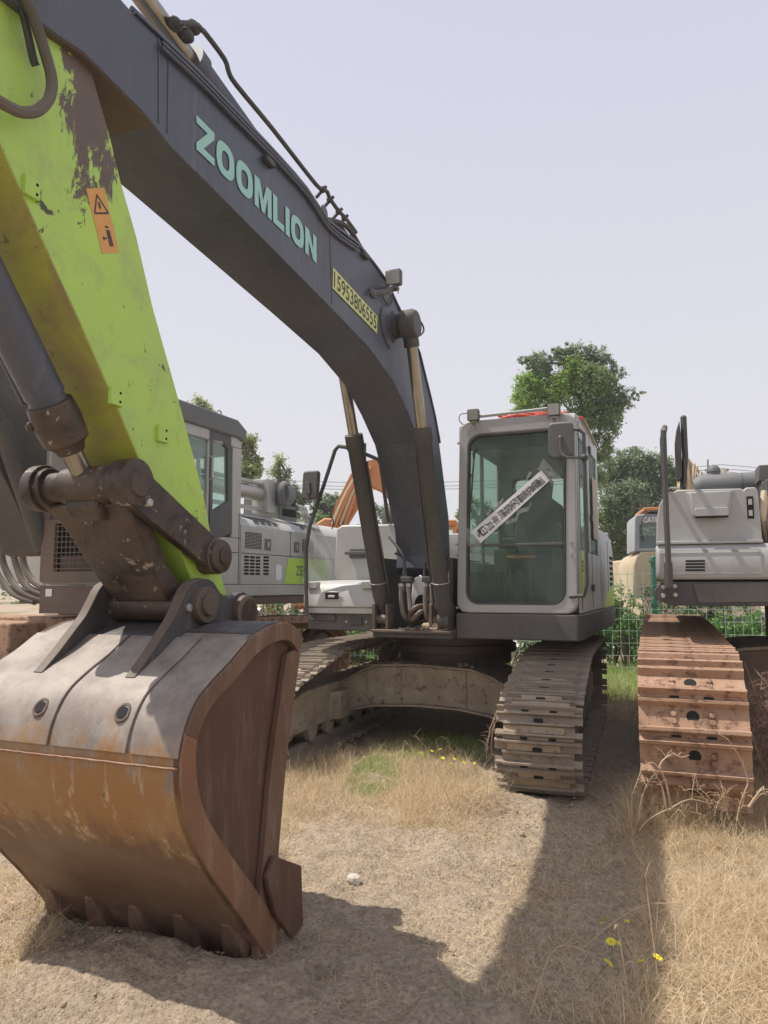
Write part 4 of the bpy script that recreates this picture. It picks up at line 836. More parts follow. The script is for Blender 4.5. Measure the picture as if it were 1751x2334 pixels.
b = MB().use('brown shade paint'); b.box(-2.9, -.02, -.4, 4.6, 1.285, 1.384); b.build('upper_frame', 'brown shade paint', LX, .006)
b = MB().use('brown shade paint'); b.box(-1.06, -.01, -1.72, -.42, 1.24, 1.505); b.box(-1.0, -.05, -1.722, -1.719, 1.30, 1.31); UB = b.build('cab_base', 'brown shade paint', LX, .01)
MB().use('paper').box(-.98, -.90, -1.726, -1.7235, 1.40, 1.47).build('small_label', 'paper', UB)
# cab
def wall(pts, x0, x1, mat, name, par, bev=0.): return MB().use(mat).prism(pts, 'x', x0, x1).build(name, mat, par, bev)
b = MB().use('white paint'); zt = 3.17
fw = [p[1:] for p in (P0(430, 991), P0(460, 998), P0(464, 1010), P0(463, 1105), P0(450, 1135), P0(432, 1150))]
yA = P0(478, 1100)[1]; yB = P0(529, 1100)[1]
b.box(-.06, 0, -1.70, .0, 1.51, 2.02); b.box(-.06, 0, -1.70, 0, 3.02, zt); b.box(-.06, 0, yB+.01, 0, 2.02, 3.02); b.box(-.06, 0, -.60, yA, 2.02, 3.02); b.box(-.06, 0, -1.70, -1.60, 2.02, 3.02)
b.box(-1.08, -1.02, -1.70, 0, 1.51, zt); b.box(-1.02, -.06, -.06, 0, 1.51, 2.2); b.box(-1.02, -.06, -.06, 0, 2.95, zt)
b.box(-1.02, -.06, -1.70, -1.64, 1.51, 1.62); b.box(-1.02, -.06, -1.70, -1.64, 3.0, zt)
CB = b.build('cab', 'white paint', LX, .012)
rp = [(-1.76, 3.13), (-1.76, 3.28), (-1.6, 3.34), (-.12, 3.33), (.05, 3.24), (.05, 3.14), (.0, 3.10), (-.1, 3.13)]
MB().use('grey roof paint').prism(rp, 'x', -1.10, .03).build('roof', 'grey roof paint', CB, .02)
pts = [p[1:] for p in (P0(478, 977), P0(527, 990), P0(529, 1215), P0(500, 1226), P0(484, 1226), P0(478, 1218))]
inn = [p[1:] for p in (P0(485, 1003), P0(506, 1006), P0(519, 1022), P0(520, 1142), P0(500, 1156), P0(484, 1166))]
wf = MB().use('dark plastic').ring(pts, inn, 'x', -.05, .004).build('window_frame', 'dark plastic', CB, .004)
MB().use('clear glass').prism(inn, 'x', -.02, -.012).build('side_window', 'clear glass', CB)
MB().use('clear glass').box(-.03, -.02, -1.6, -.6, 2.02, 3.02).build('door_window', 'clear glass', CB)
q = [p[1:] for p in (P0(430, 988), P0(462, 995), P0(468, 1012), P0(467, 1108), P0(452, 1140), P0(430, 1155))]
MB().use('clear glass').box(-1.02, -.06, -.03, -.02, 2.2, 2.95).build('rear_window', 'clear glass', CB)
b = MB().use('seat cloth'); b.loft([[(x, y, z) for x, y in rrect(-.75, -.33, y0, y0+.14, .05, 3)] for z, y0 in ((1.95, -.55), (2.3, -.5), (2.5, -.42))]); b.box(-.8, -.3, -1.1, -.5, 1.6, 1.95); b.build('seat', 'seat cloth', CB, .02)
b = MB().use('bolt steel'); y0 = P0(479, 1050)[1]; b.tube([(.0, y0, 2.85), (.035, y0, 2.83), (.035, y0, 2.62), (0, y0, 2.60)], .014); b.build('door_handle', 'bolt steel', CB)
b = MB().use('black rubber')
for u in (475, 545): y0 = P0(u, 1200)[1]; b.box(.0005, .003, y0-.004, y0+.004, 1.52, 3.1 if u < 500 else 2.3)
y0, z0 = P0(545, 1260)[1:]; b.box(.0005, .003, -1.0, y0, z0-.004, z0+.004); b.build('door_gap', 'black rubber', CB)
b = MB().use('bolt steel'); y0 = -.3; b.tube([(-.1, y0+.04*math.cos(t), 3.37+.04*math.sin(t)) for t in [k*math.pi/8 for k in range(16)]], .009, 6, closed=True).build('lifting_eye', 'bolt steel', CB)
# mesh guard over the cab's lower front
b = MB().use('brown shade paint'); g0 = LF.py(120, 1165, -1.74); x0, x1, z0, z1 = -1.03, -.10, 1.53, 2.12
b.ring(rrect(x0, x1, z0, z1, .03, 2), rrect(x0+.17, x1-.05, z0+.1, z1-.04, .02, 2), 'y', -1.76, -1.72)
n = 13
for k in range(n): x = x0+.17+(x1-x0-.22)*(k+.5)/n; b.tube([(x, -1.745, z0+.1), (x, -1.745, z1-.04)], .006, 5)
for k in range(9): z = z0+.1+(z1-z0-.14)*(k+.5)/9; b.tube([(x0+.17, -1.75, z), (x1-.05, -1.75, z)], .006, 5)
b.box(x0+.2, x1-.1, -1.70, -1.66, z0, z0+.25)
b.box(x0+.0, x0+.1, -1.76, -1.72, z1, 2.45); b.build('front_guard', 'brown shade paint', CB, .004)
MB().use('black void').box(-1.01, -.08, -1.62, -1.60, 1.63, 2.3).build('footwell_shade', 'black void', CB)  # black sheet added as the dark inside behind the guard
# hood
b = MB().use('white paint'); hp = [(0, 1.51), (0, 2.17), (-.06, 2.25), (-.42, 2.37), (-1.4, 2.40), (-2.4, 2.36), (-2.9, 2.2), (-2.9, 1.51)]
b.loft([[(x*q, y, 1.51+(z-1.51)*q2) for x, z in hp] for y, q, q2 in ((.015, 1, 1), (3.9, 1, 1), (4.3, .97, .97), (4.6, .8, .85))])
HO = b.build('engine_hood', 'white paint', LX, .01)
def slots(u0, u1, v0, v1, nu, nv, x=0.003, fx=.62, fz=.5, slope=0., sk=0.):
    b = MB().use('black void'); a = P0(u0, v0, x); c = P0(u1, v1, x)
    y0, y1 = a[1], c[1]; z1, z0 = a[2], c[2]
    for i in range(nu):
        for j in range(nv):
            ya = y0+(y1-y0)*(i+.5-fx/2)/nu; yb = y0+(y1-y0)*(i+.5+fx/2)/nu; za = z0+(z1-z0)*(j+.5-fz/2)/nv; zb = z0+(z1-z0)*(j+.5+fz/2)/nv
            xa = x if not slope else -.052-(za-2.25)*slope; xb = x if not slope else -.052-(zb-2.25)*slope; f = sk*(za-z0)
            b.loft([[(xa-.01, ya-f, za), (xa-.01, yb-f, za), (xb-.01, yb-f, zb), (xb-.01, ya-f, zb)], [(xa+.002, ya-f, za), (xa+.002, yb-f, za), (xb+.002, yb-f, zb), (xb+.002, ya-f, zb)]])
    b.build('vent', 'black void', HO)
slots(559, 597, 1211, 1253, 8, 12, fx=.7, fz=.5); slots(556, 594, 1265, 1312, 3, 6, fx=.75, fz=.6); slots(601, 613, 1266, 1312, 1, 6, fx=.9, fz=.6)
slots(689, 716, 1228, 1262, 6, 10, fx=.7, fz=.5)
slots(555, 613, 1174, 1198, 4, 6, -.18, .8, .55, 3.0); slots(665, 712, 1189, 1210, 4, 6, -.18, .8, .55, 3.0)
for u0, u1, v0, v1 in ((603, 618, 1229, 1254), (670, 682, 1236, 1259)):
    a, c = P0(u0, v1), P0(u1, v0); b = MB().use('grey roof paint').box(-.01, .004, a[1], c[1], a[2], c[2]); b.use('bolt steel').box(.004, .012, (a[1]+c[1])/2-.015, (a[1]+c[1])/2+.015, (a[2]+c[2])/2-.03, (a[2]+c[2])/2+.03); b.build('latch', 'grey roof paint', HO)
b = MB().use('black rubber'); z0 = P0(545, 1260)[2]
b.box(.0, .0025, .02, 4.0, z0-.10*0-.004, z0+.004)
y1 = P0(662, 1250)[1]; b.box(0, .0025, y1-.004, y1+.004, 1.52, 2.17); b.build('panel_gap', 'black rubber', HO)
lv = [p[1:] for p in (P0(657, 1272), P0(745, 1276), P0(745, 1331), P0(647, 1331))]; MB().use('lime vinyl').prism(lv, 'x', .003, .0045).build('lime_band', 'lime vinyl', HO)
a, c = P0(675, 1312, .006), P0(698, 1291, .006); text_on('model_lettering', 'ZE5', (.006, a[1], a[2]), (0, c[1]-a[1], 0), (0, 0, c[2]-a[2]), 'grey roof paint', HO, .01)
a, c = P0(628, 1323), P0(642, 1287); MB().use('paper').prism(rrect(a[1], c[1], a[2], c[2], .04, 3), 'x', .002, .004).build('white_label', 'paper', HO)
# on top of the hood: muffler, bracket, intake with round cap, slotted cowl
xx = -.45; g = lambda u, v: LF.px(u, v, xx)
b = MB().use('bolt steel'); a = g(545, 1117); c = g(592, 1117); b.rev((xx, -.4, a[2]), (xx, c[1], a[2]), [(0, .09), (1, .09)], 20); b.build('muffler', 'bolt steel', HO)
b = MB().use('white paint')
for v in (1098, 1133, 1157): z = g(570, v)[2]; b.box(xx-.05, xx+.05, -.4, c[1]+.05, z-.02, z+.02)
a = g(592, 1160); c2 = g(610, 1096); b.box(xx-.12, xx+.12, a[1], c2[1], a[2]-.05, c2[2]); b.build('muffler_bracket', 'white paint', HO, .008)
b = MB().use('grey roof paint'); a = g(616, 1128); xx += .16; b.rev((xx, a[1]-.05, a[2]), (xx, a[1]+.12, a[2]), [(0, .16), (1, .16)], 24); b.rev((xx+.06, a[1]+.0, a[2]), (xx+.10, a[1]+.0, a[2]), [(0, .17), (1, .15)], 26)
b.tube([(xx+.105, a[1]+.13*math.cos(t), a[2]+.13*math.sin(t)) for t in [k*math.pi/10 for k in range(20)]], .012, 6, closed=True); b.build('air_cleaner', 'grey roof paint', HO); xx -= .16
b = MB().use('grey roof paint'); a = g(630, 1172); c = g(672, 1128); b.prism([(a[1], 2.3), (a[1], c[2]), (a[1]+.3, c[2]-.01), (c[1]-.05, c[2]-.10), (c[1], 2.3)], 'x', xx-.5, xx+.05); cw = b.build('slotted_cowl', 'grey roof paint', HO, .03)
b = MB().use('black void')
for k in range(9):
    for j in range(2): y = a[1]+.06+k*(c[1]-a[1]-.12)/9; b.box(xx+.049, xx+.054, y, y+.045, 2.42+j*.15, 2.52+j*.15)
b.build('cowl_slots', 'black void', cw)
# boom and its cylinder, leaving the picture at the upper left
X1 = -1.22
bp = [LF.px(u, v, X1)[1:] for u, v in ((108, 1268), (90, 1262), (56, 1190), (20, 1110), (-40, 1000), (-110, 850), (-110, 560), (-40, 560), (15, 640), (75, 900), (128, 1040), (150, 1150), (140, 1240))]
MB().use('frame paint').prism(bp, 'x', X1-.5, X1).build('boom', 'frame paint', LX, .01)
pb1, pb2 = LF.px(58, 1230, X1+.15), LF.px(-30, 930, X1+.15)
b = MB().use('frame paint'); b.cyl(LF.px(100, 1250, X1+.14), LF.px(0, 960, X1+.14), .085); b.cyl(LF.px(0, 960, X1+.14), LF.px(-60, 820, X1+.14), .05); b.build('boom_cylinder', 'frame paint', LX)
b = MB().use('white paint'); qq = [LF.py(u, v, -.6) for u, v in ((0, 1330), (105, 1330), (100, 1225), (60, 1175), (-80, 1175), (-80, 1330))]; b.prism([(p[0], p[2]) for p in qq], 'y', -.6, 1.0); b.build('side_tank', 'white paint', LX, .02)
b = MB().use('white paint'); z0 = LF.py(20, 1172, -1.0)[2]; x0 = LF.py(0, 1172, -1.0)[0]; b.box(x0-.3, x0+.22, -1.1, -.8, z0-.03, z0+.04); b.tube([(x0+.05+.04*math.cos(t), -1.05, z0+.05+.07*math.sin(t)) for t in [k*math.pi/8 for k in range(9)]], .012); b.build('hose_block', 'white paint', LX, .01)
for pts in (((20, 1190), (24, 1230), (38, 1290), (60, 1335), (110, 1358)), ((44, 1192), (48, 1240), (56, 1290), (76, 1325), (112, 1345)), ((2, 1240), (10, 1290), (40, 1340), (90, 1365), (120, 1366)), ((-30, 1230), (-10, 1300), (30, 1352), (80, 1372))):
    hose(LX, [LF.py(u, v, -1.15) for u, v in pts], .035, 'dusty rubber')
hose(LX, [LF.py(u, v, -1.12) for u, v in ((48, 1195), (56, 1225), (70, 1245), (95, 1252))], .014, 'black rubber')
# plastic sheet hanging over the rear of the hood
n1_, n2_ = 26, 22; V = []; edgeL = [(674, 1150), (690, 1170), (697, 1230), (700, 1290), (700, 1330)]; edgeR = [(676, 1148), (700, 1172), (735, 1215), (762, 1265), (768, 1330)]
eL = spline([LF.px(u, v, .10) for u, v in edgeL], 7); eR = spline([LF.px(u, v, .12) for u, v in edgeR], 7); n1_ = len(eL)
for i in range(n1_):
    for j in range(n2_):
        f = j/(n2_-1); p = Vector(eL[i]).lerp(Vector(eR[i]), f); k = .05*math.sin(f*7+i*.16)+.02*math.sin(f*13-i*.25)+.03*math.sin(i*.2+f*3); V.append((p.x+k*min(1, i/4), p.y, p.z+.01*math.sin(f*31)))
ix = np.arange(n1_*n2_).reshape(n1_, n2_); o = raw_mesh('plastic_sheet', V, np.stack([ix[:-1, :-1], ix[:-1, 1:], ix[1:, 1:], ix[1:, :-1]], -1).reshape(-1), 4, 'sheet film')
o.data.polygons.foreach_set('use_smooth', [True]*len(o.data.polygons)); o.location = LF.o; o.rotation_euler.z = -LF.a
tag(o, 'translucent plastic sheet draped over the rear of the white engine hood', 'plastic sheet')
# ============================================================ third excavator, on the right with rusty crawler
RF = Frame(2.3, 5.5, 20)
RX = root('excavator', RF, 'grey excavator at the right edge with rust brown track and tall handrail', 'excavator', 'excavators parked in the yard')
whr = ((-.50, .52, .47), (3.9, .62, .46)); pr_ = loop_track(-.50, 3.9, .52, .62, .47, .46, .02)
crawler(RX, -.405, .225, pr_, .235, 'rusty track', shoe2, whr, 'brown shade paint')
fr_ = RF.xz([(1620, 1512), (1650, 1494), (1690, 1484), (1760, 1480)], .9)
b = MB().use('brown shade paint'); b.prism([(fr_[0][0]-.05, .25), fr_[0], fr_[1], fr_[2], fr_[3], (1.6, fr_[3][1]), (1.6, .35), (.6, .30)], 'y', .92, 2.2); b.use('muddy frame'); ribbon(b, [], 0, 0, 0) if 0 else b.loft([[(x, .86, z+.004), (x, 2.2, z+.004), (x, 2.2, z+.03), (x, .86, z+.03)] for x, z in [(fr_[0][0]-.05, fr_[0][1]-.02)]+fr_+[(1.6, fr_[3][1])]]); b.build('undercarriage_frame', 'brown shade paint', RX, .004)
MB().use('brown shade paint').rev((1.35, 1.6, .9), (1.35, 1.6, 1.35), [(0, .7), (1, .7)], 30).build('turntable', 'brown shade paint', RX)
b = MB().use('frame paint'); dk = RF.xz([(1516, 1326), (1505, 1328), (1488, 1350), (1496, 1366), (1528, 1380)], 0); b.prism(dk+[(2.6, dk[-1][1]), (2.6, 1.535)], 'y', .0, .06); b.box(-.15, 2.6, .06, 3.6, 1.37, 1.53); UD = b.build('upper_frame', 'frame paint', RX, .006)
b = MB().use('skirt paint'); q = RF.xz([(1580, 1330), (1760, 1328), (1760, 1372), (1592, 1374)], -.004); b.prism(q, 'y', -.010, .0); b.use('bolt steel')
bolts(b, [RF.py(*p, -.001) for p in ((1512, 1338), (1538, 1336), (1512, 1358), (1540, 1356))], r=.018); b.build('frame_plate', 'skirt paint', UD, .003)
b = MB().use('light paint')
pf = [(-.03, 1.545), (-.045, 1.60), (-.045, 1.72), (-.02, 1.79), (.0, 1.805), (3.4, 1.805), (3.4, 1.545)]
b.prism(pf, 'x', -.268, 2.2); LB = b.build('side_box', 'light paint', RX, .02)
fr2 = RF.xz([(1502, 1262), (1732, 1255), (1738, 1308), (1508, 1312)], -.045)
b = MB().use('light paint'); o2 = rrect(-.24, .44, 1.585, 1.765, .02, 3); i2 = rrect(-.234, .434, 1.591, 1.759, .016, 3); b.ring(o2, i2, 'y', -.050, -.040); b.build('panel_bead', 'light paint', LB)
b = MB().use('black void')
for k in range(4): a, c = RF.py(1563, 1281+k*7, -.047), RF.py(1607, 1277+k*7, -.047); b.box(a[0], c[0], -.0485, -.04, a[2], c[2]+.002)
b.build('vent', 'black void', LB)
b = MB().use('light paint'); up = RF.xz([(1500, 1240), (1497, 1185), (1503, 1150), (1517, 1126), (1530, 1119), (1535, 1122), (1542, 1117), (1600, 1115), (1690, 1113), (1695, 1117), (1700, 1111), (1722, 1110), (1728, 1120), (1739, 1236)], .02)
b.prism([(x, max(z, 1.812)) for x, z in up], 'y', .02, 2.6); UPB = b.build('upper_box', 'light paint', RX, .015)
b = MB().use('light paint'); sc1 = RF.xz([(1560, 1125), (1672, 1120), (1690, 1205), (1580, 1170), (1570, 1165)], .0)
A = RF.xz([(1583, 1120), (1672, 1119), (1664, 1178), (1580, 1180)], .018)
b.box(-.262, .46, -.03, .03, 1.808, 1.830); b.build('ledge', 'light paint', UPB, .004)
b = MB().use('light paint'); t3 = RF.xz([(1561, 1122), (1675, 1118), (1664, 1174), (1578, 1180)], .02); c3 = RF.xz([(1572, 1122), (1664, 1118), (1658, 1172), (1582, 1176)], -.01)
b.loft([[(x, .021, z) for x, z in t3], [(x, -.012, z) for x, z in c3]]); b.build('raised_panel', 'light paint', UPB, .008)
a, c = RF.py(1583, 1178, -.015), RF.py(1660, 1157, -.015)
b = MB().use('light paint'); b.prism(rrect(a[0], c[0], a[2], c[2], .012, 3), 'y', -.055, -.012); b.use('black void').box(a[0]+.005, c[0]-.005, -.05, -.012, a[2]-.012, a[2]-.001); b.build('box_handle', 'light paint', UPB, .004)
a, c = RF.py(1704, 1182, .016), RF.py(1717, 1131, .016)
b = MB().use('black void').box(a[0], c[0], .014, .03, a[2], c[2]); b.use('bolt steel').box(a[0]+.01, c[0]-.01, .010, .014, a[2]+.02, (a[2]+c[2])/2-.02).box(a[0]+.01, c[0]-.01, .010, .014, (a[2]+c[2])/2+.02, c[2]-.02); b.build('latch_slot', 'black void', UPB)
# handrail and mirror
b = MB().use('frame paint'); fp = RF.py(1526, 1330, -.20); tp = RF.py(1512, 973, -.20); xr = tp[0]
b.tube([RF.py(1528, 1372, -.12), RF.py(1527, 1340, -.19), RF.py(1526, 1325, -.20), RF.py(1519, 1180, -.20), (tp[0], tp[1], tp[2]-.03), (tp[0]+.01, tp[1]+.03, tp[2]), (tp[0]+.0, .35, tp[2]+.01), (tp[0]+.0, .37, tp[2]-.02), (tp[0], .37, 2.2)], .021, 10)
b.cyl(RF.py(1525, 1340, -.20), RF.py(1523, 1282, -.20), .03)
b.build('handrail', 'frame paint', RX)
b = MB().use('frame paint'); b.tube([(tp[0]-.02, -.19, 2.32), (tp[0]-.01, .37, 2.32)], .017, 8).build('cross_rail', 'frame paint', RX)
b = MB().use('frame paint'); m0, m1 = RF.py(1557, 1115, .12), RF.py(1558, 953, .12); b.tube([m0, RF.py(1562, 1040, .12), m1], .023, 10); b.ball(m1, .024, 8)
b.prism([(p[0], p[2]) for p in [RF.py(*q, .10) for q in ((1538, 1010), (1541, 985), (1548, 962), (1553, 1000), (1554, 1090), (1546, 1100), (1540, 1080))]], 'y', .04, .16)
b.prism([(p[0], p[2]) for p in [RF.py(*q, .10) for q in ((1557, 1045), (1563, 1046), (1563, 1112), (1557, 1112))]], 'y', .06, .14); b.build('mirror_post', 'frame paint', RX, .004)
b = MB().use('bolt steel'); c = RF.py(1556, 1100, .2); b.cyl((c[0], .2, 2.2), (c[0], .2, 2.33), .02); b.tube([RF.py(1518, 1117, .1), RF.py(1530, 1112, .1), RF.py(1550, 1113, .1)], .009); b.build('rail_foot', 'bolt steel', RX)
b = MB().use('grey roof paint'); p = [RF.py(u, v, .9) for u, v in ((1585, 1114), (1602, 1108), (1680, 1106), (1760, 1102))]; b.tube([p[0], p[1], p[2], p[3]], [.08, .105, .105, .105], 18)
c = RF.py(1628, 1106, .9); e_ = RF.py(1628, 1075, .9); b.rev((c[0], .9, c[2]), (c[0], .9, e_[2]+.06), [(0, .052), (.62, .052), (.65, .056), (.8, .052), (.93, .036), (1, .008)], 18); b.use('black rubber').cyl(RF.py(1689, 1106, .9), (RF.py(1691, 1106, .9)), .107); b.build('intake_pipe', 'grey roof paint', RX)
b = MB().use('skirt paint'); q = RF.xz([(1728, 1062), (1775, 1060), (1775, 1098), (1728, 1098)], .5); b.prism(q, 'y', .45, .7)
q = RF.xz([(1736, 1098), (1740, 1098), (1744, 1150), (1738, 1150)], .45); b.prism(q, 'y', .4, .6); b.build('cable_bracket', 'skirt paint', RX, .006)
b = MB().use('frame paint'); b.box(.53, 1.1, .25, 2.0, 1.54, 2.30); b.build('boom_foot', 'frame paint', RX, .01)  # dark-coloured block standing in for the shaded void at the edge
for k in range(4): hose(RX, [RF.py(1742+k*4, 1120+k*12, .1), RF.py(1738+k*4, 1165+k*8, .05), RF.py(1744+k*5, 1200+k*5, .08), RF.py(1750+k*3, 1235, .2)], .022, 'tan paint' if k < 2 else 'dusty rubber')
# ============================================================ far machines
def far_excavator(name, label, X, Y, a, mat, boompts, armpts, body=True, glass_=True, group='excavators parked beyond the fence'):
    F = Frame(X, Y, a); r = root(name, F, label, 'excavator', group)
    b = MB().use('brown shade paint')
    for s in (-1.1, 1.1): b.prism([(-1.9, .25), (-1.6, 0), (1.6, 0), (1.9, .25), (1.9, .6), (1.6, .85), (-1.6, .85), (-1.9, .6)], 'y', s-.28, s+.28)
    b.build('track', 'brown shade paint', r, .04)
    b = MB().use(mat); b.box(-1.8, 1.3, -1.25, 1.25, 1.05, 1.35); b.box(-2.1, .1, -1.25, 1.25, 1.35, 2.2); b.build('body', mat, r, .08)
    b = MB().use(mat); b.box(.15, 1.3, .3, 1.25, 1.35, 1.8); b.box(.15, 1.3, .3, 1.25, 2.75, 2.9)
    for x in (.15, 1.22): b.box(x, x+.08, .3, .38, 1.8, 2.75).box(x, x+.08, 1.17, 1.25, 1.8, 2.75)
    cb = b.build('cab', mat, r, .03); MB().use('clear glass').box(.2, 1.25, .34, 1.2, 1.8, 2.75).build('cab_glass', 'clear glass', cb)
    return F, r
F1, r1 = far_excavator('excavator', 'orange excavator with raised boom, behind the boom cylinders of the grey one', .2, 15.6, 10, 'orange paint', None, None)
y_ = 13.4
q = W.xz([(752, 1196), (765, 1150), (800, 1080), (838, 1050), (858, 1046), (880, 1062), (905, 1125), (900, 1145), (868, 1115), (845, 1105), (818, 1150), (790, 1196)], y_)
o = MB().use('orange paint').prism(q, 'y', y_, y_+.45).build('boom', 'orange paint'); o.parent = r1; o.matrix_parent_inverse = (Matrix.Translation(Vector(F1.o)) @ Matrix.Rotation(-F1.a, 4, 'Z')).inverted()
def adopt(o, r, F): o.parent = r; o.matrix_parent_inverse = (Matrix.Translation(Vector(F.o)) @ Matrix.Rotation(-F.a, 4, 'Z')).inverted(); return o
for i, (u0, u1) in enumerate(((757, 826), (766, 832), (776, 838), (786, 846))):
    adopt(MB().tube([W.py(u0, 1196, y_-.1), W.py((u0+u1)/2-2, 1122, y_-.12), W.py(u1, 1062, y_-.1)], .03, 6, 4).build('hydraulic_hose' if i % 2 else 'hydraulic_pipe', 'orange paint' if i % 2 else 'tan paint'), r1, F1)
q = W.xz([(716, 1196), (740, 1180), (790, 1185), (800, 1210), (716, 1214)], y_); adopt(MB().use('orange paint').prism(q, 'y', y_, y_+1.2).build('side_box', 'orange paint', None, .03), r1, F1)
# tan machine with letters over its cab window, behind the right handrail
F2 = Frame(6.3, 14.2, 12); r2 = root('excavator', F2, 'tan excavator beyond the fence, cab with dark window next to the grey box', 'excavator', 'excavators parked beyond the fence')
g2_ = lambda *l: F2.xz(l, 0)
q = g2_((1443, 1364), (1443, 1290), (1449, 1268), (1462, 1257), (1620, 1252), (1620, 1364)); b = MB().use('tan paint').prism(q, 'y', 0, 3).build('body', 'tan paint', r2, .03)
q = g2_((1447, 1257), (1447, 1180), (1452, 1172), (1560, 1168), (1560, 1257)); qi = g2_((1458, 1250), (1458, 1200), (1462, 1194), (1552, 1190), (1552, 1250)); b = MB().use('grey fabric').ring(q, qi, 'y', 0, 1.4); c_b = b.build('cab', 'grey fabric', r2, .02)
MB().use('clear glass').prism(qi, 'y', .03, .05).build('cab_glass', 'clear glass', c_b); MB().use('dark plastic').prism(g2_((1458, 1250), (1458, 1215), (1552, 1215), (1552, 1250)), 'y', .8, 1.2).build('seat', 'dark plastic', c_b)
q = g2_((1467, 1164), (1467, 1157), (1560, 1155), (1560, 1164)); MB().use('orange paint').prism(q, 'y', -.05, 1.4).build('roof', 'orange paint', c_b, .01)
a, c = F2.py(1466, 1191, -.012), F2.py(1500, 1178, -.012); text_on('cab_lettering', 'CATE', (a[0], -.004, a[2]), (c[0]-a[0], 0, 0), (0, 0, c[2]-a[2]), 'paper', c_b, .02)
b = MB().use('black rubber'); b.tube([F2.py(*p, -.06) for p in ((1502, 1168), (1480, 1166), (1466, 1180), (1462, 1205), (1468, 1232))], .012, 6, 5); b.build('cable', 'black rubber', c_b)
MB().use('brown shade paint').prism([(-.1, 0), (2, 0), (2, .9), (-.1, .9)], 'y', .2, 3).build('track', 'brown shade paint', r2, .1)
# small far excavator: raised arm and bucket on a mound
F3 = Frame(9.6, 29.5, 0); r3 = root('excavator', F3, 'small distant excavator arm with raised bucket against the dark trees', 'excavator', 'excavators parked beyond the fence')
y3 = 28.5
def p3(l, t, mat, nm, par=None): o = MB().use(mat).prism(W.xz(l, y3), 'y', y3, y3+t).build(nm, mat, None, .02); return adopt(o, r3, F3)
p3([(1408, 1165), (1417, 1163), (1418, 1198), (1416, 1245), (1410, 1245), (1407, 1198)], .3, 'tan paint', 'arm')
p3([(1408, 1183), (1417, 1183), (1417, 1196), (1408, 1196)], .36, 'brown shade paint', 'arm_joint')
p3([(1405, 1240), (1412, 1236), (1416, 1244), (1424, 1247), (1426, 1262), (1403, 1262)], .8, 'tan paint', 'bucket')
p3([(1415, 1200), (1422, 1240), (1419, 1241), (1413, 1202)], .1, 'brown shade paint', 'bucket_cylinder')
b = MB().use('tan paint'); b.box(-.8, 1.6, .2, 2.4, .2, 1.4); b.build('body', 'tan paint', r3, .05)
# tan boom crowned with hoses, behind the intake pipe
F4 = Frame(8.0, 20.0, 0); r4 = root('excavator', F4, 'tan excavator boom with a cluster of pipes rising behind the grey intake pipe', 'excavator', 'excavators parked beyond the fence')
def p4(l, y, t, mat, nm): o = MB().use(mat).prism(W.xz(l, y), 'y', y, y+t).build(nm, mat, None, .02); return adopt(o, r4, F4)
p4([(1560, 1130), (1560, 1070), (1566, 1050), (1580, 1056), (1592, 1085), (1606, 1105), (1612, 1130)], 19, .5, 'tan paint', 'boom')
for k in range(9):
    u = 1563+k*5.5; adopt(MB().tube([W.py(u, 1125, 18.9), W.py(u-2+random.uniform(-4, 4), 1090, 18.8), W.py(u-3+random.uniform(-4, 5), 1040+k*6, 18.9), W.py(u+5, 1048+k*6, 18.9)], .035, 6, 4).build('hydraulic_hose', 'tan paint'), r4, F4)
MB().use('tan paint').box(-1.5, 1.5, -1.2, 2.5, .1, 2.2).build('body', 'tan paint', r4, .05)
# ============================================================ fence, pole, wires
A_, B_ = Vector((-6.6, 15.7)), Vector((9.5, 9.1)); dF = (B_-A_).normalized(); LFN = (B_-A_).length
FN = empty('wire_fence', (A_.x, A_.y, 0), math.atan2(dF.y, dF.x), 'green welded wire mesh fence with round posts running behind the excavators', 'fence')
npn = 6; 
tpost = (Vector((4.09, 11.3))-A_).dot(dF); st_ = 2.9; s0_ = tpost % st_
for k in range(int((LFN-s0_)/st_)+1):
    x = s0_+k*st_; b = MB().use('fence green'); b.cyl((x, 0, 0), (x+.01, 0, 1.93), .045, n=12); b.ball((x+.01, 0, 1.93), .046, 8, (1, 1, .5))
    for z in (.5, 1.2, 1.85): b.box(x-.055, x+.055, -.05, -.03, z, z+.03)
    b.build('post', 'fence green', FN)
    b = MB().use('wire'); x1 = min(x+st_, LFN); nn = int((x1-x)/.12)
    for i in range(1, nn): xx = x+i*.12; b.tube([(xx, -.05, .25), (xx+.01*math.sin(i), -.05, 1.70+.02*math.sin(k))], .0042, 4)
    for i in range(9): z = .28+i*.175; b.tube([(x+f*(x1-x), -.052+.02*math.sin(f*6+i), z+.015*math.sin(f*5+i)) for f in (0, .25, .5, .75, 1)], .0046, 4)
    b.build('mesh_panel', 'wire', FN)
FP = empty('utility_pole', (21., 44, 0), 0, 'distant concrete utility pole with crossarm above the grey pipe', 'utility pole')
px_, _, pz_ = W.py(1649, 1070, 44); FP.location.x = px_
MB().use('concrete').rev((0, 0, 0), (0, 0, pz_), [(0, .28), (1, .2)], 10).build('pole', 'concrete', FP); MB().use('grey roof paint').box(-1.1, .3, -.06, .06, pz_-.1, pz_).tube([(-1, 0, pz_-.9), (-.9, 0, pz_+.6)], .05).build('crossarm', 'grey roof paint', FP)
for k, v in enumerate((1059, 1068, 1075)):
    a = Vector(W.py(1645, v, 44)); l = [tuple(a+Vector((t, 0, -1.1*math.sin(math.pi*(t % 40)/40)))) for t in np.linspace(-40, 40, 33)]
    o = MB().tube(l, .018, 4).build('power_line', 'black rubber'); tag(o, 'thin power line, %s of the three, strung across the sky at right' % ('highest', 'middle', 'lowest')[k], 'power line', 'power lines')
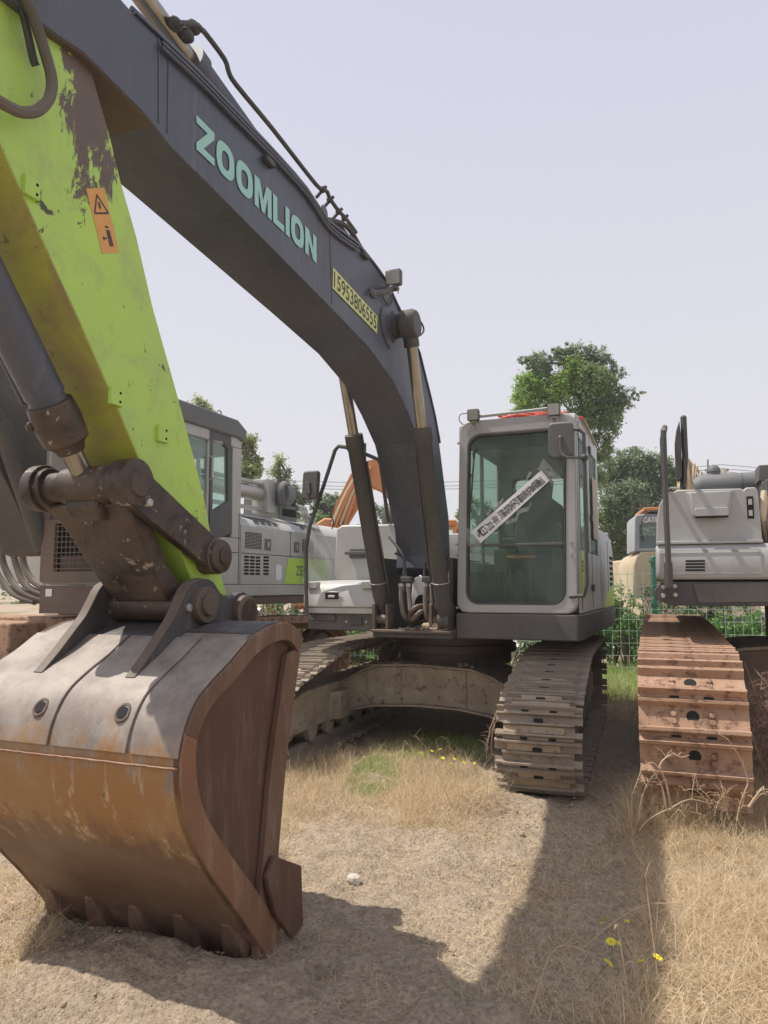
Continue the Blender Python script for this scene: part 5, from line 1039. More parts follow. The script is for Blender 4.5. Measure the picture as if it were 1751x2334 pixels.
# ============================================================ small things that lie on or hang from others
def local_to(o, F): o.location = F.o; o.rotation_euler.z = -F.a; return o
s4 = [M.py(*p, -.012) for p in ((1074, 1212), (1096, 1238), (1253, 1095), (1234, 1072))]; s4 = [np.array(p) for p in s4]
SE = empty('paper_seal', tuple(M.o), -M.a, 'white paper court seal with black characters taped diagonally across the windscreen', 'paper seal')
b = MB().use('paper'); b.loft([[tuple(p+np.array([0, dy, 0])) for p in s4] for dy in (0, -.0015)]); b.build('paper_strip', 'paper', SE)
A0, B0, C0, D0 = s4; cw_ = (B0-A0); ln = (D0-A0)
def seal_char(ch, t, sz=.58, c0=.20):
    """upright towards the strip's upper end, t measured from that end"""
    o0 = A0+ln*(1-t)+cw_*c0+np.array([0, -.003, 0]); h = ln/np.linalg.norm(ln)*np.linalg.norm(cw_)*sz*.80
    text_on('seal_character', ch, tuple(o0-h*.5), tuple(cw_*sz), tuple(h), 'ink', SE, .015)
for i, ch in enumerate('湖南省长沙市岳麓区人民法院'): seal_char(ch, .085+i*.0445)
for ch, t in (('年', .715), ('月', .805), ('日', .895), ('封', .94)): seal_char(ch, t)
b = []; pts = []
n1_, n2_ = 40, 8; V = []
for i in range(n1_):
    for j in range(n2_):
        f = -.12+1.22*i/(n1_-1); g_ = -.35+1.7*j/(n2_-1); p = A0+ln*f+cw_*(g_+.12*math.sin(i*1.1+j)); V.append((p[0], -.016-.010*abs(math.sin(i*.8+j*1.7))-.004*math.sin(i*2.3), p[2]))
ix = np.arange(n1_*n2_).reshape(n1_, n2_); keep = np.stack([ix[:-1, :-1], ix[:-1, 1:], ix[1:, 1:], ix[1:, :-1]], -1)
keep = np.concatenate([keep[12:20, 0], keep[24:33, 0], keep[15:26, -1], keep[:4].reshape(-1, 4), keep[-4:].reshape(-1, 4)])
raw_mesh('clear_tape', V, keep.reshape(-1), 4, 'plastic film', None, SE)
# red hose coil and slats on the cab roof
RP = MB().use('red hose'); pts = []
for k in range(130): t = k*.42; pts.append((.80+.013*k*.3+.16*math.cos(t)*(1+.4*math.sin(k*.7)), .42+.12*math.sin(t)+.03*math.sin(k), 3.0+.075*abs(math.sin(k*.37))*math.exp(-((k-35)/45)**2)+.02*math.cos(t*.7)))
RP.tube(pts, .011, 6, 3); RP.tube([(1.0+.08*k+.0, .40+.06*math.sin(k*2.1), 3.01+.02*math.sin(k*1.3)**2) for k in range(6)], .014, 6, 4); RP.tube([(.7+.13*k, .32+.05*math.sin(k*1.7+1), 3.01+.03*abs(math.sin(k*1.1))) for k in range(6)], .012, 6, 4)
tag(local_to(RP.build('hose_coil', 'red hose'), M), 'tangled red hose coiled on top of the grey cab roof', 'hose')
RP = MB().use('card')
for k in range(3): RP.prism([(.30+k*.04, 2.99), (1.25+k*.07, 2.93), (1.25+k*.07, 2.915), (.30+k*.04, 2.975)], 'x', 1.40+k*.032, 1.425+k*.032)
tag(local_to(RP.build('wooden_slat', 'card'), M), 'weathered slats laid along the right edge of the cab roof', 'slats')
def rock(X, Y, s, seed, sq=(1, .8, .6)):
    r = random.Random(seed); b = MB().use('stone'); b.ball((0, 0, 0), s, 6, sq); o = b.build('stone', 'stone', None, 0, 20)
    for v in o.data.vertices: v.co *= 1+r.uniform(-.18, .18)
    o.location = (X, Y, float(hgt(X, Y))+s*sq[2]*.5); o.rotation_euler.z = r.uniform(0, 3); return o
X, Y, _ = W.pz(806, 1998, .02); tag(rock(X, Y, .042, 3), 'pale angular stone lying alone on the gravel between bucket and track', 'stone')
# ============================================================ vegetation
def frames_quads(C, N_, U, hw, hl):
    """leaf diamonds: centre C, normal N_, length axis U"""
    V_ = np.cross(N_, U); V_ /= np.linalg.norm(V_, axis=1)[:, None]+1e-9
    a = C-U*hl[:, None]; b = C+V_*hw[:, None]; c = C+U*hl[:, None]; d = C-V_*hw[:, None]
    v = np.stack([a, b, c, d], 1).reshape(-1, 3); return v
def unit(n): v = rng.normal(size=(n, 3)); return v/np.linalg.norm(v, axis=1)[:, None]
def crown_mesh(name, blobs, mat, parent, leaf=.05, up=.3, jit=.12):
    """blobs: (x,y,z,rx,ry,rz,n leaves) grouped in twigs so that gaps stay open"""
    Cs = []
    for (x, y, z, rx, ry, rz, n) in blobs:
        k = max(8, n//26); d = unit(k); r = rng.random(k)**.42; tw = d*r[:, None]*np.array([rx, ry, rz])+np.array([x, y, z])
        idx = rng.integers(0, k, n); C = tw[idx]+rng.normal(size=(n, 3))*np.array([rx, ry, rz])*jit; Cs.append(C)
    C = np.concatenate(Cs); n = len(C); Nn = unit(n); Nn[:, 2] = np.abs(Nn[:, 2])+up; Nn /= np.linalg.norm(Nn, axis=1)[:, None]
    U = unit(n); U -= Nn*(U*Nn).sum(1)[:, None]; U /= np.linalg.norm(U, axis=1)[:, None]
    hl = leaf*rng.uniform(.6, 1.3, n); v = frames_quads(C, Nn, U, hl*.42, hl)
    return raw_mesh(name, v, np.arange(4*n), 4, mat, rng.random(n), parent)
def tree_px(name, label, cat, d, blobs, mats, trunk, leaf=.06, group=None, dens=1., thick=.6, jit=.12):
    """blobs in photo points at distance d: (u, v, r, n, material key)"""
    u0, v0 = trunk[0]; bx, by, bz = W.py(u0, v0, d); e = empty(name, (bx, d, 0), 0, label, cat, group); k = d/F_
    by_mat = {}
    for (u, v, r, n, m) in blobs:
        x, y, z = W.py(u, v, d); by_mat.setdefault(m, []).append((x-bx, random.uniform(-.4, .4)*r*k, z, r*k, r*k*thick, r*k*.92, int(n*dens)))
    for i, (m, bl) in enumerate(by_mat.items()): crown_mesh('crown', bl, mats[m], e, leaf, jit=jit)
    pts = [(W.py(u, v, d)[0]-bx, 0, W.py(u, v, d)[2]) for u, v in trunk]; pts[0] = (pts[0][0], 0, 0)
    b = MB().use('bark'); m_ = len(pts); b.tube(pts, [k*(9-6*i/(m_-1)) for i in range(m_)], 8)
    for (u, v, r, n, m) in blobs[:10]:
        x, y, z = W.py(u, v, d); j = min(range(m_), key=lambda i: abs(pts[i][2]-(z-r*k*1.1))); p = pts[j]
        b.tube([p, ((p[0]+x-bx)/2+.05, random.uniform(-.1, .1), (p[2]+z)/2-.05), (x-bx, 0, z), (x-bx+r*k*.5, .1, z+r*k*.5)], [k*4, k*2.6, k*1.6, k*.6], 6)
    b.build('trunk', 'bark', e); return e
LM = {'s': 'shade leaf', 'b': 'bright leaf', 'd': 'dark leaf', 'g': 'grey leaf', 'r': 'red leaf', 'p': 'pale leaf', 'h': 'hedge leaf'}
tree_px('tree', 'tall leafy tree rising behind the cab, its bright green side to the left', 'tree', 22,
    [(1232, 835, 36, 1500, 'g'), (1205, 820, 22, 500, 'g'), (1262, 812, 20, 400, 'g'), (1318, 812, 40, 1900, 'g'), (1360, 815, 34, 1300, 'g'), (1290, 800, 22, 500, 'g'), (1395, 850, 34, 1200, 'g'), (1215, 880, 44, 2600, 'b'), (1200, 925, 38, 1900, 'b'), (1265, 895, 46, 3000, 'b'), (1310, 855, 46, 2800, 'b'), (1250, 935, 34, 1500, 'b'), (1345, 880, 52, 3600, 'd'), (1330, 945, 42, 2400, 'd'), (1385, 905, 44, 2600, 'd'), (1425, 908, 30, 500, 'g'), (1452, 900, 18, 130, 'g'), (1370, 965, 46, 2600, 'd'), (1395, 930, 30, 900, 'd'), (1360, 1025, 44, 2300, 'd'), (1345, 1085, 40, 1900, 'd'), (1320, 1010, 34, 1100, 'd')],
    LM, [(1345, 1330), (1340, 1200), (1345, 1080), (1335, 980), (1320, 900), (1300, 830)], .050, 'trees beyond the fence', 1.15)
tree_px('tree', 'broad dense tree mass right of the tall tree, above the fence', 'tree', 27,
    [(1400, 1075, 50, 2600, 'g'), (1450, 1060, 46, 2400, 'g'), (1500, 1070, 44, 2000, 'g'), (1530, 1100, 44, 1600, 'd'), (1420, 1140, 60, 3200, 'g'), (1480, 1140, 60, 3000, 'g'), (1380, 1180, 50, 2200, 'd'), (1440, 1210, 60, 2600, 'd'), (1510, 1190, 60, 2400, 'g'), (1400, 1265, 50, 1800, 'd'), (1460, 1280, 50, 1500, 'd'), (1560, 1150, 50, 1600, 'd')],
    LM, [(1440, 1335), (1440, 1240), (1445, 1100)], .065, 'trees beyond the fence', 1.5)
tree_px('tree', 'feathery young tree beside the rear edge of the white cab', 'tree', 17,
    [(568, 1010, 22, 600, 'p'), (560, 1045, 24, 700, 'p'), (575, 1070, 24, 700, 'p'), (560, 1090, 26, 700, 'g'), (545, 1020, 20, 400, 'p'), (590, 1050, 10, 120, 'p')], LM, [(560, 1335), (562, 1150), (565, 1010)], .042, 'trees beyond the fence', 1.5, jit=.28)
tree_px('tree', 'thin feathery tree top just above the white machine\'s air cleaner', 'tree', 19,
    [(636, 1050, 16, 260, 'p'), (628, 1075, 17, 260, 'p'), (650, 1078, 14, 200, 'g'), (640, 1100, 24, 500, 'g'), (615, 1105, 14, 200, 'p')], LM, [(640, 1335), (640, 1150), (636, 1050)], .042, 'trees beyond the fence', 1.3, jit=.34)
tree_px('tree', 'small tree tip showing over the white cab roof', 'tree', 17,
    [(452, 925, 20, 420, 'p'), (440, 945, 22, 500, 'p'), (470, 940, 16, 240, 'p'), (450, 980, 30, 700, 'g')], LM, [(452, 1335), (452, 1100), (452, 925)], .042, 'trees beyond the fence', 1.3, jit=.3)
def pxtree(u, v, r, d, n, m, label, cat='tree', nm='tree', leaf=.08, group='trees beyond the fence'):
    bl = []; 
    for k in range(7): bl.append((u+random.uniform(-.6, .6)*r, v+random.uniform(-.2, .9)*r, r*random.uniform(.45, .7), n//7, m if random.random() < .75 else ('d' if m != 'r' else 'r')))
    return tree_px(nm, label, cat, d, bl, LM, [(u, 1335), (u, v+r*.5), (u, v)], leaf, group)
pxtree(672, 1130, 44, 30, 3000, 'g', 'grey green tree behind the handrail mirror')
pxtree(718, 1150, 40, 32, 2600, 'g', 'low grey green tree between the mirror and the orange boom')
pxtree(762, 1150, 42, 31, 2600, 'g', 'grey green tree just left of the orange boom'); pxtree(620, 1165, 44, 33, 2400, 'g', 'low tree behind the slotted engine cowl')
pxtree(700, 1200, 50, 28, 2400, 'd', 'dark low tree in the gap above the plastic sheet')
pxtree(905, 1180, 60, 30, 2400, 'g', 'tree half hidden behind the foot of the boom')
pxtree(1190, 1150, 55, 24, 2200, 'p', 'tree seen through the rear window of the cab'); pxtree(1110, 1180, 60, 26, 2400, 'd', 'dark tree seen through the left half of the windscreen')
pxtree(-10, 1200, 70, 28, 2400, 'd', 'tree at the left edge behind the white machine'); pxtree(1640, 1290, 60, 24, 2400, 'd', 'dark tree low behind the right machine')
# far tree belt that reads as one mass
bl = [(x+rng.normal()*1.5, 66+rng.normal()*3, rng.uniform(1.5, 3.6), rng.uniform(2.5, 4), 2.5, rng.uniform(1.8, 3.2), 420) for x in np.arange(-70, 74, 3.4)]
o = crown_mesh('far_trees', bl, 'dark leaf', None, .26); tag(o, 'distant belt of dark trees along the horizon', 'trees', None, 'stuff')
# hedge bushes along the fence
def bush(u, d, h, wd, m, label, n=1500, leaf=.035, group='bushes along the wire fence'):
    x = W.py(u, 1335, d)[0]; e = empty('bush', (x, d, 0), 0, label, 'bush', group); bl = []
    for k in range(9): bl.append((random.uniform(-.5, .5)*wd, random.uniform(-.25, .25)*wd, random.uniform(.25, .85)*h, wd*random.uniform(.22, .34), wd*.25, h*random.uniform(.16, .28), n//9))
    crown_mesh('foliage', bl, LM[m], e, leaf); b = MB().use('bark')
    for k in range(7): a = random.uniform(0, 6.3); b.tube([(0, 0, 0), (.2*wd*math.cos(a), .1*wd*math.sin(a), h*.4), (.4*wd*math.cos(a), .2*wd*math.sin(a), h*.8)], [.02, .014, .006], 5)
    b.build('stem', 'bark', e); return e
for u, d, h, wd, m, n, lab in ((1425, 12.6, 1.55, 1.0, 'h', 2600, 'glossy green bush behind the fence just right of the engine hood'), (1470, 13.0, 1.3, .9, 'h', 2000, 'green bush behind the green fence post'),
    (1390, 12.9, 1.2, .9, 'h', 1700, 'green bush in the gap under the right side of the hood'), (1545, 12.2, 1.1, 1.1, 'h', 1900, 'bush between the fence post and the rusty track'), (1620, 11.6, 1.15, 1.2, 'h', 2800, 'bright bush under the right machine\'s deck'),
    (1690, 11.2, 1.1, 1.1, 'h', 2400, 'bright bush at the right end of the fence'), (1330, 13.0, 1.1, 1.1, 'd', 1500, 'dark bush behind the right crawler track'), (1250, 13.2, 1.0, 1.1, 'h', 1400, 'bush glimpsed below the cab skirt'), (1160, 13.6, .9, 1.2, 'd', 1200, 'low bush glimpsed under the cab left of its track'),
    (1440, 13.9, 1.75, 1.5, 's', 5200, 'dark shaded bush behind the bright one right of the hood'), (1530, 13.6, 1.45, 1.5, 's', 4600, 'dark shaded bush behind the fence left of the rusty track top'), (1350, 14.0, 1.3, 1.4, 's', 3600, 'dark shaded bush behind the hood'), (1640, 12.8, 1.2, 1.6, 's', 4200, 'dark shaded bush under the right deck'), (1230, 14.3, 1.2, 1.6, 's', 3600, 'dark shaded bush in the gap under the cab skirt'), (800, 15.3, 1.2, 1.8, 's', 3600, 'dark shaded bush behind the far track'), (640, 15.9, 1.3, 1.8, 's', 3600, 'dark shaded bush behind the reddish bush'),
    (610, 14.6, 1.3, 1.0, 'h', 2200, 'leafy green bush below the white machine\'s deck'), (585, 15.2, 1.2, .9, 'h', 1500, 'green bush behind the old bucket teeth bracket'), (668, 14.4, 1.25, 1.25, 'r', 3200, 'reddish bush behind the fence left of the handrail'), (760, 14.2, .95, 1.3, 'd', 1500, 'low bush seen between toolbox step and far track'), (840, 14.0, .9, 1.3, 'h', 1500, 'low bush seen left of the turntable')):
    bush(u, d, h, wd, m, lab, n)
# ---- grasses
def pip(x, y, poly):
    ins_ = np.zeros(len(x), bool); j = len(poly)-1
    for i in range(len(poly)):
        xi, yi = poly[i]; xj, yj = poly[j]; c = ((yi > y) != (yj > y)) & (x < (xj-xi)*(y-yi)/(yj-yi+1e-12)+xi); ins_ ^= c; j = i
    return ins_
def scatter_px(poly, n):
    """positions spread evenly on the ground inside a patch outlined in the photo"""
    G = np.array([W.pz(u, v, 0)[:2] for u, v in poly]); lo, hi = G.min(0), G.max(0); out_ = []
    tot_ = 0
    while tot_ < n:
        p = lo+rng.random((n*2, 2))*(hi-lo); p = p[pip(p[:, 0], p[:, 1], G)]; out_.append(p); tot_ += len(p)
    return np.concatenate(out_)[:n]
def clump(p, n_c, s):
    c = p[rng.integers(0, len(p), n_c)]; k = len(p)//2; p = p.copy(); p[:k] = c[rng.integers(0, n_c, k)]+rng.normal(size=(k, 2))*s; return p
def blades(name, p, h, w_, lean, curl, mat, label, z0=0.):
    n = len(p); H_ = rng.uniform(h[0], h[1], n)*rng.uniform(.6, 1, n); a = rng.random(n)*6.283; L0 = rng.normal(lean[0], lean[1], n); dx, dy = np.cos(a), np.sin(a)
    base = np.stack([p[:, 0], p[:, 1], hgt(p[:, 0], p[:, 1])+z0+rng.random(n)*z0], 1); V = []; S = 4; tw = rng.random(n)*6.283
    pos = base.copy(); ang = L0.copy(); sx, sy = np.cos(tw), np.sin(tw)
    for k in range(S+1):
        ww = w_*rng.uniform(.7, 1.2, n)*(1-.8*k/S); V.append(np.stack([pos-np.stack([sx*ww, sy*ww, 0*ww], 1), pos+np.stack([sx*ww, sy*ww, 0*ww], 1)], 1))
        st = H_/S; pos = pos+np.stack([dx*np.sin(ang)*st, dy*np.sin(ang)*st, np.cos(ang)*st], 1); ang = ang+rng.normal(curl[0], curl[1], n); g = hgt(pos[:, 0], pos[:, 1])+.004; pos[:, 2] = np.maximum(pos[:, 2], g)
    V = np.stack(V, 1).reshape(n, -1, 3); m = (S+1)*2; f = []
    for k in range(S): f.append(np.stack([np.arange(n)*m+2*k, np.arange(n)*m+2*k+1, np.arange(n)*m+2*k+3, np.arange(n)*m+2*k+2], 1))
    F_a = np.stack(f, 1).reshape(-1); r = np.repeat(rng.random(n), S)
    o = raw_mesh(name, V.reshape(-1, 3), F_a, 4, mat, r); return tag(o, label, 'grass', None, 'stuff')
ZA = [(600, 1760), (720, 1720), (860, 1700), (1000, 1700), (1090, 1740), (1140, 1850), (1120, 1930), (980, 1900), (820, 1880), (680, 1860), (600, 1900)]
pA = scatter_px(ZA, 16000); blades('straw', clump(pA, 90, .06), (.08, .28), .0011, (1.35, .25), (.06, .22), 'straw', 'trampled dry straw in front of the machine between bucket and crawler', .006)
blades('straw', clump(scatter_px(ZA, 2600), 46, .05), (.08, .26), .0013, (.55, .3), (.35, .2), 'straw', 'dry grass tufts standing in the trampled straw before the undercarriage')
ZB = [(1390, 1850), (1460, 1810), (1800, 1790), (1900, 2400), (1230, 2400), (1330, 2200), (1400, 2080), (1370, 1960)]
ZBB = [(1430, 1880), (1480, 1815), (1800, 1790), (1900, 2400), (1380, 2400), (1440, 2200), (1470, 2050)]
pB = scatter_px(ZBB, 21000); blades('straw', clump(pB, 160, .07), (.08, .32), .0011, (.95, .35), (.25, .2), 'straw', 'thick dry grass filling the lower right corner', .0)
blades('straw', scatter_px(ZBB, 16000), (.08, .28), .0011, (1.4, .2), (.03, .2), 'straw', 'flattened dry stems under the thick grass at lower right', .012)
ZC = [(-200, 1985), (20, 1985), (110, 2060), (150, 2120), (100, 2180), (0, 2300), (-200, 2330)]
blades('straw', clump(scatter_px(ZC, 5200), 30, .05), (.06, .22), .0012, (1.15, .3), (.15, .2), 'straw', 'dry grass in the lower left corner beside the bucket', .004)
ZG = [(650, 1690), (1060, 1690), (1150, 1900), (1130, 2334), (1480, 2334), (1400, 1850), (1330, 1850), (1100, 1850), (640, 1850)]
blades('straw', scatter_px([(640, 1860), (1120, 1880), (1180, 1850), (1400, 1850), (1400, 2040), (1330, 2334), (700, 2334), (560, 2200)], 9000), (.02, .12), .0010, (1.42, .25), (.05, .25), 'straw', 'short dry bits scattered over the dirt track', .004)
blades('straw', clump(scatter_px([(1180, 1950), (1440, 1880), (1500, 2000), (1480, 2200), (1400, 2334), (1080, 2334)], 6500), 90, .05), (.03, .11), .0012, (1.1, .35), (.1, .25), 'straw', 'dry grass on the shaded strip under the boom shadow', .003)
blades('green_grass', clump(scatter_px([(800, 1750), (860, 1722), (905, 1745), (900, 1790), (840, 1808), (800, 1790)], 2600), 22, .04), (.03, .09), .0014, (.5, .35), (.25, .2), 'green blade', 'small patch of fresh green grass in the straw')
blades('green_grass', clump(scatter_px([(850, 1730), (880, 1690), (1000, 1672), (1085, 1690), (1095, 1740), (980, 1735)], 3600), 40, .06), (.04, .14), .0014, (.4, .3), (.25, .2), 'green blade', 'taller green grass at the edge of the undercarriage shade')
blades('straw', clump(scatter_px([(585, 1850), (640, 1830), (690, 1900), (650, 1950), (590, 1960)], 1100), 8, .04), (.06, .2), .0012, (.8, .3), (.25, .2), 'straw', 'yellow dry tuft leaning against the bucket side')
def field(n, y0, y1, x0, x1): y = y0+(y1-y0)*rng.random(n); return np.stack([x0+(x1-x0)*rng.random(n), y], 1)
blades('green_grass', clump(scatter_px([(1370, 1540), (1475, 1530), (1475, 1600), (1370, 1610)], 2600), 30, .15), (.15, .45), .003, (.4, .3), (.25, .2), 'green blade', 'long green grass below the fence right of the crawler')
blades('straw', scatter_px([(1370, 1560), (1475, 1540), (1475, 1640), (1370, 1650)], 1500), (.1, .4), .003, (.6, .3), (.25, .2), 'straw', 'dry grass mixed in below the fence right of the crawler')
blades('green_grass', clump(field(9000, 9.5, 16.5, -9, 12), 160, .3), (.08, .32), .005, (.4, .3), (.25, .2), 'green blade', 'rough green grass growing along the fence')
blades('straw', clump(field(6000, 8.8, 16.5, -9, 12), 160, .3), (.08, .3), .005, (.7, .3), (.2, .2), 'straw', 'dry grass growing along the fence')
blades('straw', clump(scatter_px([(1440, 1850), (1760, 1835), (1810, 1900), (1430, 1910)], 9000), 44, .05), (.16, .44), .0013, (.45, .35), (.28, .25), 'straw', 'tall bent dry grass hiding the foot of the rusty track')
blades('straw', clump(scatter_px([(860, 1800), (980, 1740), (1120, 1790), (1110, 1880), (960, 1900)], 4200), 26, .05), (.12, .34), .0012, (.7, .4), (.25, .3), 'straw', 'tangled dry grass heap left of the main crawler track')
blades('straw', clump(scatter_px([(650, 1750), (800, 1740), (820, 1850), (660, 1860)], 3000), 20, .05), (.12, .32), .0012, (.8, .4), (.2, .3), 'straw', 'tangled dry grass beside the bucket near the undercarriage')
blades('green_grass', clump(scatter_px([(790, 1760), (850, 1722), (915, 1740), (905, 1795), (840, 1815), (790, 1800)], 3800), 26, .04), (.03, .10), .0015, (.5, .35), (.25, .2), 'green blade', 'bright fresh grass tuft in the middle of the straw')
# ---- dead weeds with thick stems
def weed(label, stems, r0=.0035, group='dead weeds in front of the rusty track', nm='dead_weed', mat='dry stalk', twigs=5):
    b = MB().use(mat)
    base = stems[0][0]
    for st in stems:
        S_ = spline([tuple(np.array(p)-np.array(base)) for p in st], 5); n = len(S_); b.tube(S_, [r0*(1-.7*i/n) for i in range(n)], 5)
        for k in range(twigs):
            i = random.randrange(n//3, n); p = Vector(S_[i]); d = Vector((random.uniform(-1, 1), random.uniform(-.6, .6), random.uniform(-.2, 1))).normalized()*random.uniform(.03, .09)
            b.tube([tuple(p), tuple(p+d*.5+Vector((0, 0, .006))), tuple(p+d+Vector((0, 0, -.01)))], [r0*.45, r0*.35, r0*.15], 4)
    o = b.build(nm, mat); o.location = base; return tag(o, label, 'weed', group)
def wz(l, y): 
    q = [W.py(1440+a/5.334, 1560+c/5.334, y) for a, c in l]; return q
weed('arching forked dead weed before the left edge of the rusty track', [wz(l, 4.35) for l in ([(480, 1500), (430, 1250), (390, 1130), (330, 1020), (250, 950), (170, 980), (110, 1060), (60, 1200), (0, 1340)], [(420, 1520), (370, 1250), (310, 1120), (330, 1030)], [(90, 1640), (100, 1480), (180, 1230), (300, 1060)], [(330, 1020), (380, 920), (500, 850), (600, 885), (700, 860)])], .006, twigs=7)
weed('tall thin dead stem curving over the right half of the rusty track', [wz(l, 4.40) for l in ([(1340, 1480), (1380, 1290), (1410, 1200), (1380, 1050), (1310, 880), (1180, 680), (1040, 590), (990, 480)], [(1280, 1660), (1310, 1480), (1370, 1290)])], .005)
weed('broken grey stalk leaning in the grass right of the rusty track', [wz(l, 4.30) for l in ([(1420, 1490), (1500, 1370), (1600, 1240)], [(1420, 1490), (1560, 1340), (1700, 1300)])], .008, twigs=3)
weed('short upright dead stem in front of the lowest track shoe', [wz(l, 4.30) for l in ([(730, 1390), (745, 1240), (772, 1100)], [(990, 1460), (900, 1330), (790, 1270), (620, 1290)], [(960, 1500), (850, 1340), (740, 1270)])], .004)
weed('long pale stem bent low across the grass below the rusty track', [wz(l, 4.5) for l in ([(90, 1780), (200, 1650), (450, 1520), (700, 1540), (900, 1600)], [(450, 1520), (700, 1400), (1000, 1460)])], .005)
weed('bushy dead weed head in front of the middle of the rusty track', [wz(l, 4.3) for l in ([(1000, 1600), (1040, 1470), (1120, 1330)], [(1080, 1640), (1100, 1480), (1160, 1320)], [(1180, 1640), (1130, 1450), (1070, 1350)])], .004, twigs=16)
for i, (u, v, u2, v2, d, lab) in enumerate(((1210, 2310, 1380, 2190, 2.9, 'long pale stem lying along the lower edge of the right grass'), (1330, 2160, 1750, 2100, 3.1, 'long stem arching across the right grass above the yellow flowers'), (1500, 2230, 1470, 2000, 3.1, 'dark bent stem standing in the right grass'), (1440, 2330, 1400, 2120, 2.8, 'pale upright stem near the bottom edge right of the flowers'))):
    a = W.pz(u, v, .02); c = W.py(u2, v2, a[1]); m1_ = ((a[0]*.6+c[0]*.4), a[1]+.05, max(a[2], c[2])*.6+.10); weed(lab, [[a, m1_, c]], .003, 'long stems in the right grass', twigs=3)
weed('pale roots hanging from the inner edge of the main crawler track', [[W.py(u, v, 5.5) for u, v in l] for l in ([(1132, 1625), (1118, 1660), (1112, 1700), (1108, 1730)], [(1130, 1625), (1122, 1670), (1120, 1710)], [(1133, 1640), (1114, 1680), (1106, 1712)], [(1128, 1650), (1120, 1700), (1130, 1728), (1168, 1765)])], .004, 'roots', 'hanging_root')
weed('thin curved weed rising from the shade under the machine', [[W.py(u, v, 5.4) for u, v in l] for l in ([(965, 1790), (960, 1750), (940, 1710), (930, 1695)], [(1040, 1730), (1025, 1700), (1012, 1680)], [(1000, 1770), (985, 1730), (960, 1690), (938, 1675)])], .0022, 'thin weeds')
# brown twiggy shrubs at the right edge
def twig_bush(X, Y, h, wd, n, label):
    p = np.stack([X+rng.normal(size=n)*wd*.3, Y+rng.normal(size=n)*wd*.3], 1)
    return p
def twigs(name, X, Y, h, wd, n, label):
    o = blades(name, np.stack([X+rng.normal(size=n)*wd*.25, Y+rng.normal(size=n)*wd*.25], 1), (h*.6, h), .0016, (.35, .3), (.12, .28), 'brown twig', label); o['category'] = 'shrub'; o['group'] = 'dry shrubs at the right edge'; del o['kind']
    n2 = n*5; a = rng.random(n2)*6.28; r = np.sqrt(rng.random(n2))*wd*.55
    return o
def dry_shrub(X, Y, h, wd, n, label):
    e = empty('dry_shrub', (X, Y, 0), 0, label, 'shrub', 'dry shrubs at the right edge'); b = MB().use('dry stalk')
    for k in range(26):
        a = random.uniform(0, 6.28); l = random.uniform(.5, 1); b.tube(spline([(0, 0, 0), (.18*wd*math.cos(a), .18*wd*math.sin(a), h*.35*l), (.4*wd*math.cos(a+.3), .4*wd*math.sin(a+.3), h*.7*l), (.55*wd*math.cos(a+.4), .55*wd*math.sin(a+.4), h*l)], 3), [.006*(1-.08*i) for i in range(10)], 4)
    b.build('stem', 'dry stalk', e)
    C = unit(n)*(rng.random(n)**.5)[:, None]*np.array([wd*.55, wd*.55, h*.48])+np.array([0, 0, h*.52]); U = unit(n); U[:, 2] = np.abs(U[:, 2]); Nn = unit(n); Nn -= U*(U*Nn).sum(1)[:, None]; Nn /= np.linalg.norm(Nn, axis=1)[:, None]
    raw_mesh('twigs', frames_quads(C, Nn, U, np.full(n, .0016), rng.uniform(.02, .06, n)), np.arange(4*n), 4, 'brown twig', rng.random(n), e)
dry_shrub(2.72, 5.15, .95, .75, 6500, 'tangled brown dry shrub right of the rusty track'); dry_shrub(2.95, 4.55, .55, .7, 4200, 'lower dry shrub at the right edge in front of the taller one')
# ---- flowers
def flower():
    e = empty('yellow_flower', (0, 0, 0), 0, 'x', 'flower', 'yellow flowers'); b = MB().use('petal')
    for k in range(12):
        a = k*math.pi/6; c, s = math.cos(a), math.sin(a); b.face(b.loop([(0, 0, .0), (.010*c-.003*s, .010*s+.003*c, .003), (.018*c, .018*s, .001), (.010*c+.003*s, .010*s-.003*c, .003)]))
    b.use('daisy centre').ball((0, 0, .002), .005, 5, (1, 1, .6)); b.build('blossom', 'petal', e)
    MB().use('green blade').tube([(0, 0, 0), (.003, .002, -.05), (.008, 0, -.12)], .0012, 4).build('stem', 'green blade', e); return e
F0 = flower(); first = True
GA = [(1003, 1708), (1022, 1702), (1010, 1728), (1030, 1722), (1036, 1730), (1048, 1728), (1030, 1742), (1020, 1752), (1058, 1738), (1070, 1728), (1082, 1740), (985, 1712), (1030, 1760), (960, 1716)]
GB = [(1393, 2147), (1387, 2195), (1461, 2191), (1499, 2182), (1379, 2095), (1430, 2100), (1372, 2104), (1412, 2151)]
BL = ['large yellow flower in the middle of the lower right group, above another', 'large yellow flower just below the middle one of the lower right group', 'yellow flower at the lower edge of the group, second from the right', 'rightmost yellow flower of the lower right group, beside pale stems', 'small flower highest and leftmost of the lower right group', 'small flower at the upper right of the lower right group', 'tiny flower just left below the highest one at lower right', 'tiny flower right of the large middle flower at lower right']
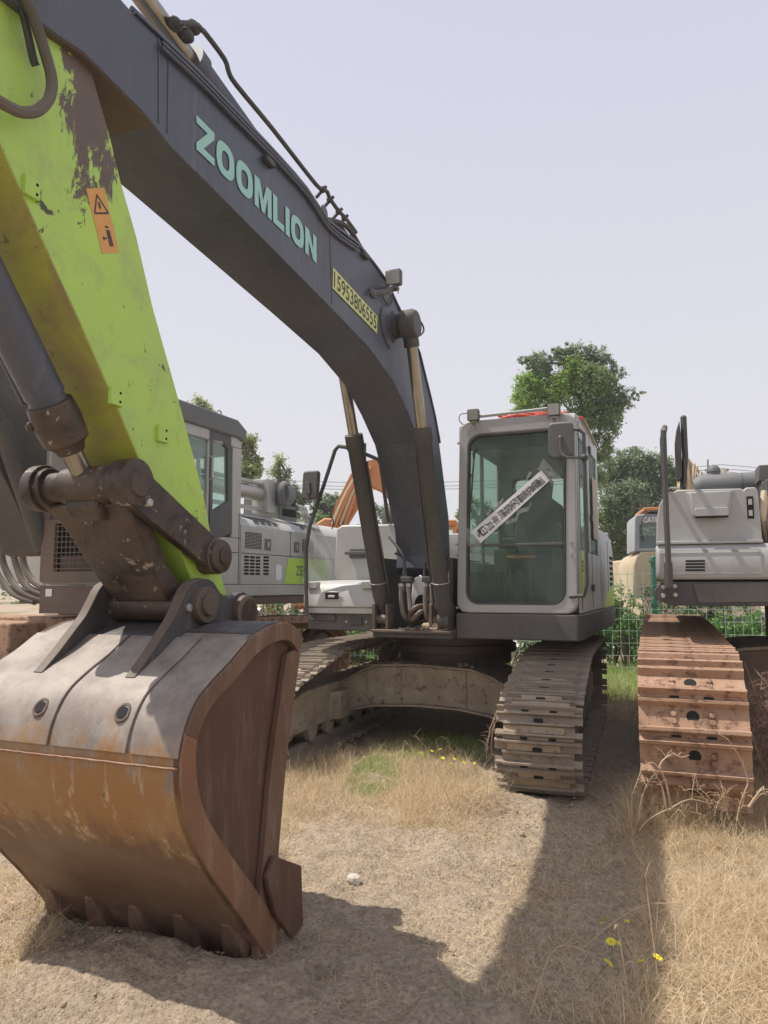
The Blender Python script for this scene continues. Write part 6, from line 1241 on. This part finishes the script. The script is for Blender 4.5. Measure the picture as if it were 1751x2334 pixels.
for G, lab, zz, sc0 in ((GA, 'small yellow flower in the green grass by the shade of the undercarriage', .13, .9), (GB, 'small yellow flower on the shaded grass at the lower right', .09, 1.0)):
    for i, (u, v) in enumerate(G):
        f = F0 if first else copy_tree(F0); first = False; p = W.pz(u, v, zz); f.location = p; f['label'] = lab if zz > .1 else BL[i]; f['group'] = lab.replace('small yellow flower', 'yellow flowers'); s = sc0*random.uniform(.8, 1.15)*(.6 if zz < .1 and i > 3 else 1); f.scale = (s*1.2, s*1.2, s*1.2)
        f.rotation_euler = (random.uniform(.2, .8), random.uniform(-.4, .4), random.uniform(0, 6))
# clods and small stones scattered by the track
r_ = random.Random(5); V = []; Fc = []
b = MB().use('clod')
for i in range(2600):
    if i < 160: u, v = r_.gauss(1085, 45), r_.gauss(1830, 40)
    elif i < 700: u, v = r_.uniform(1130, 1420), r_.uniform(1780, 1980)
    elif i < 1000: u, v = r_.gauss(330, 160), r_.gauss(2190, 40)
    else: u, v = r_.uniform(0, 1400), r_.uniform(1880, 2334)
    X, Y, _ = W.pz(u, v, 0); s = .0022*math.exp(r_.gauss(0, .6))*(2.6 if i < 160 else 1.7 if i < 1000 else 1); s = min(s, .022); b.ball((X, Y, float(hgt(X, Y))+s*.2), s, 4, (r_.uniform(.7, 1.3), r_.uniform(.7, 1.2), r_.uniform(.5, .9)))
tag(b.build('dirt_clods', 'clod', None, 0, 20), 'crumbled dirt clods and grit scattered on the ground', 'dirt clods', None, 'stuff')
for o in bpy.data.objects:
    if o.name.startswith('caked_mud'): o['kind'] = 'stuff'

# ---- the dusty air
m, nt = newmat('haze'); pv = N(nt, 'ShaderNodeVolumePrincipled', Density=.0016, Anisotropy=.2); pv.inputs['Color'].default_value = (.93, .94, .97, 1); o = nt.nodes.new('ShaderNodeOutputMaterial'); nt.links.new(pv.outputs[0], o.inputs['Volume']); MATS['haze'] = m
o = MB().use('haze').box(-960, 960, -80, 1560, -1.2, 13.5).build('haze', 'haze'); tag(o, kind='stuff'); o['label'] = 'thin pale haze in the air over the whole yard'
scene.cycles.volume_bounces = 0
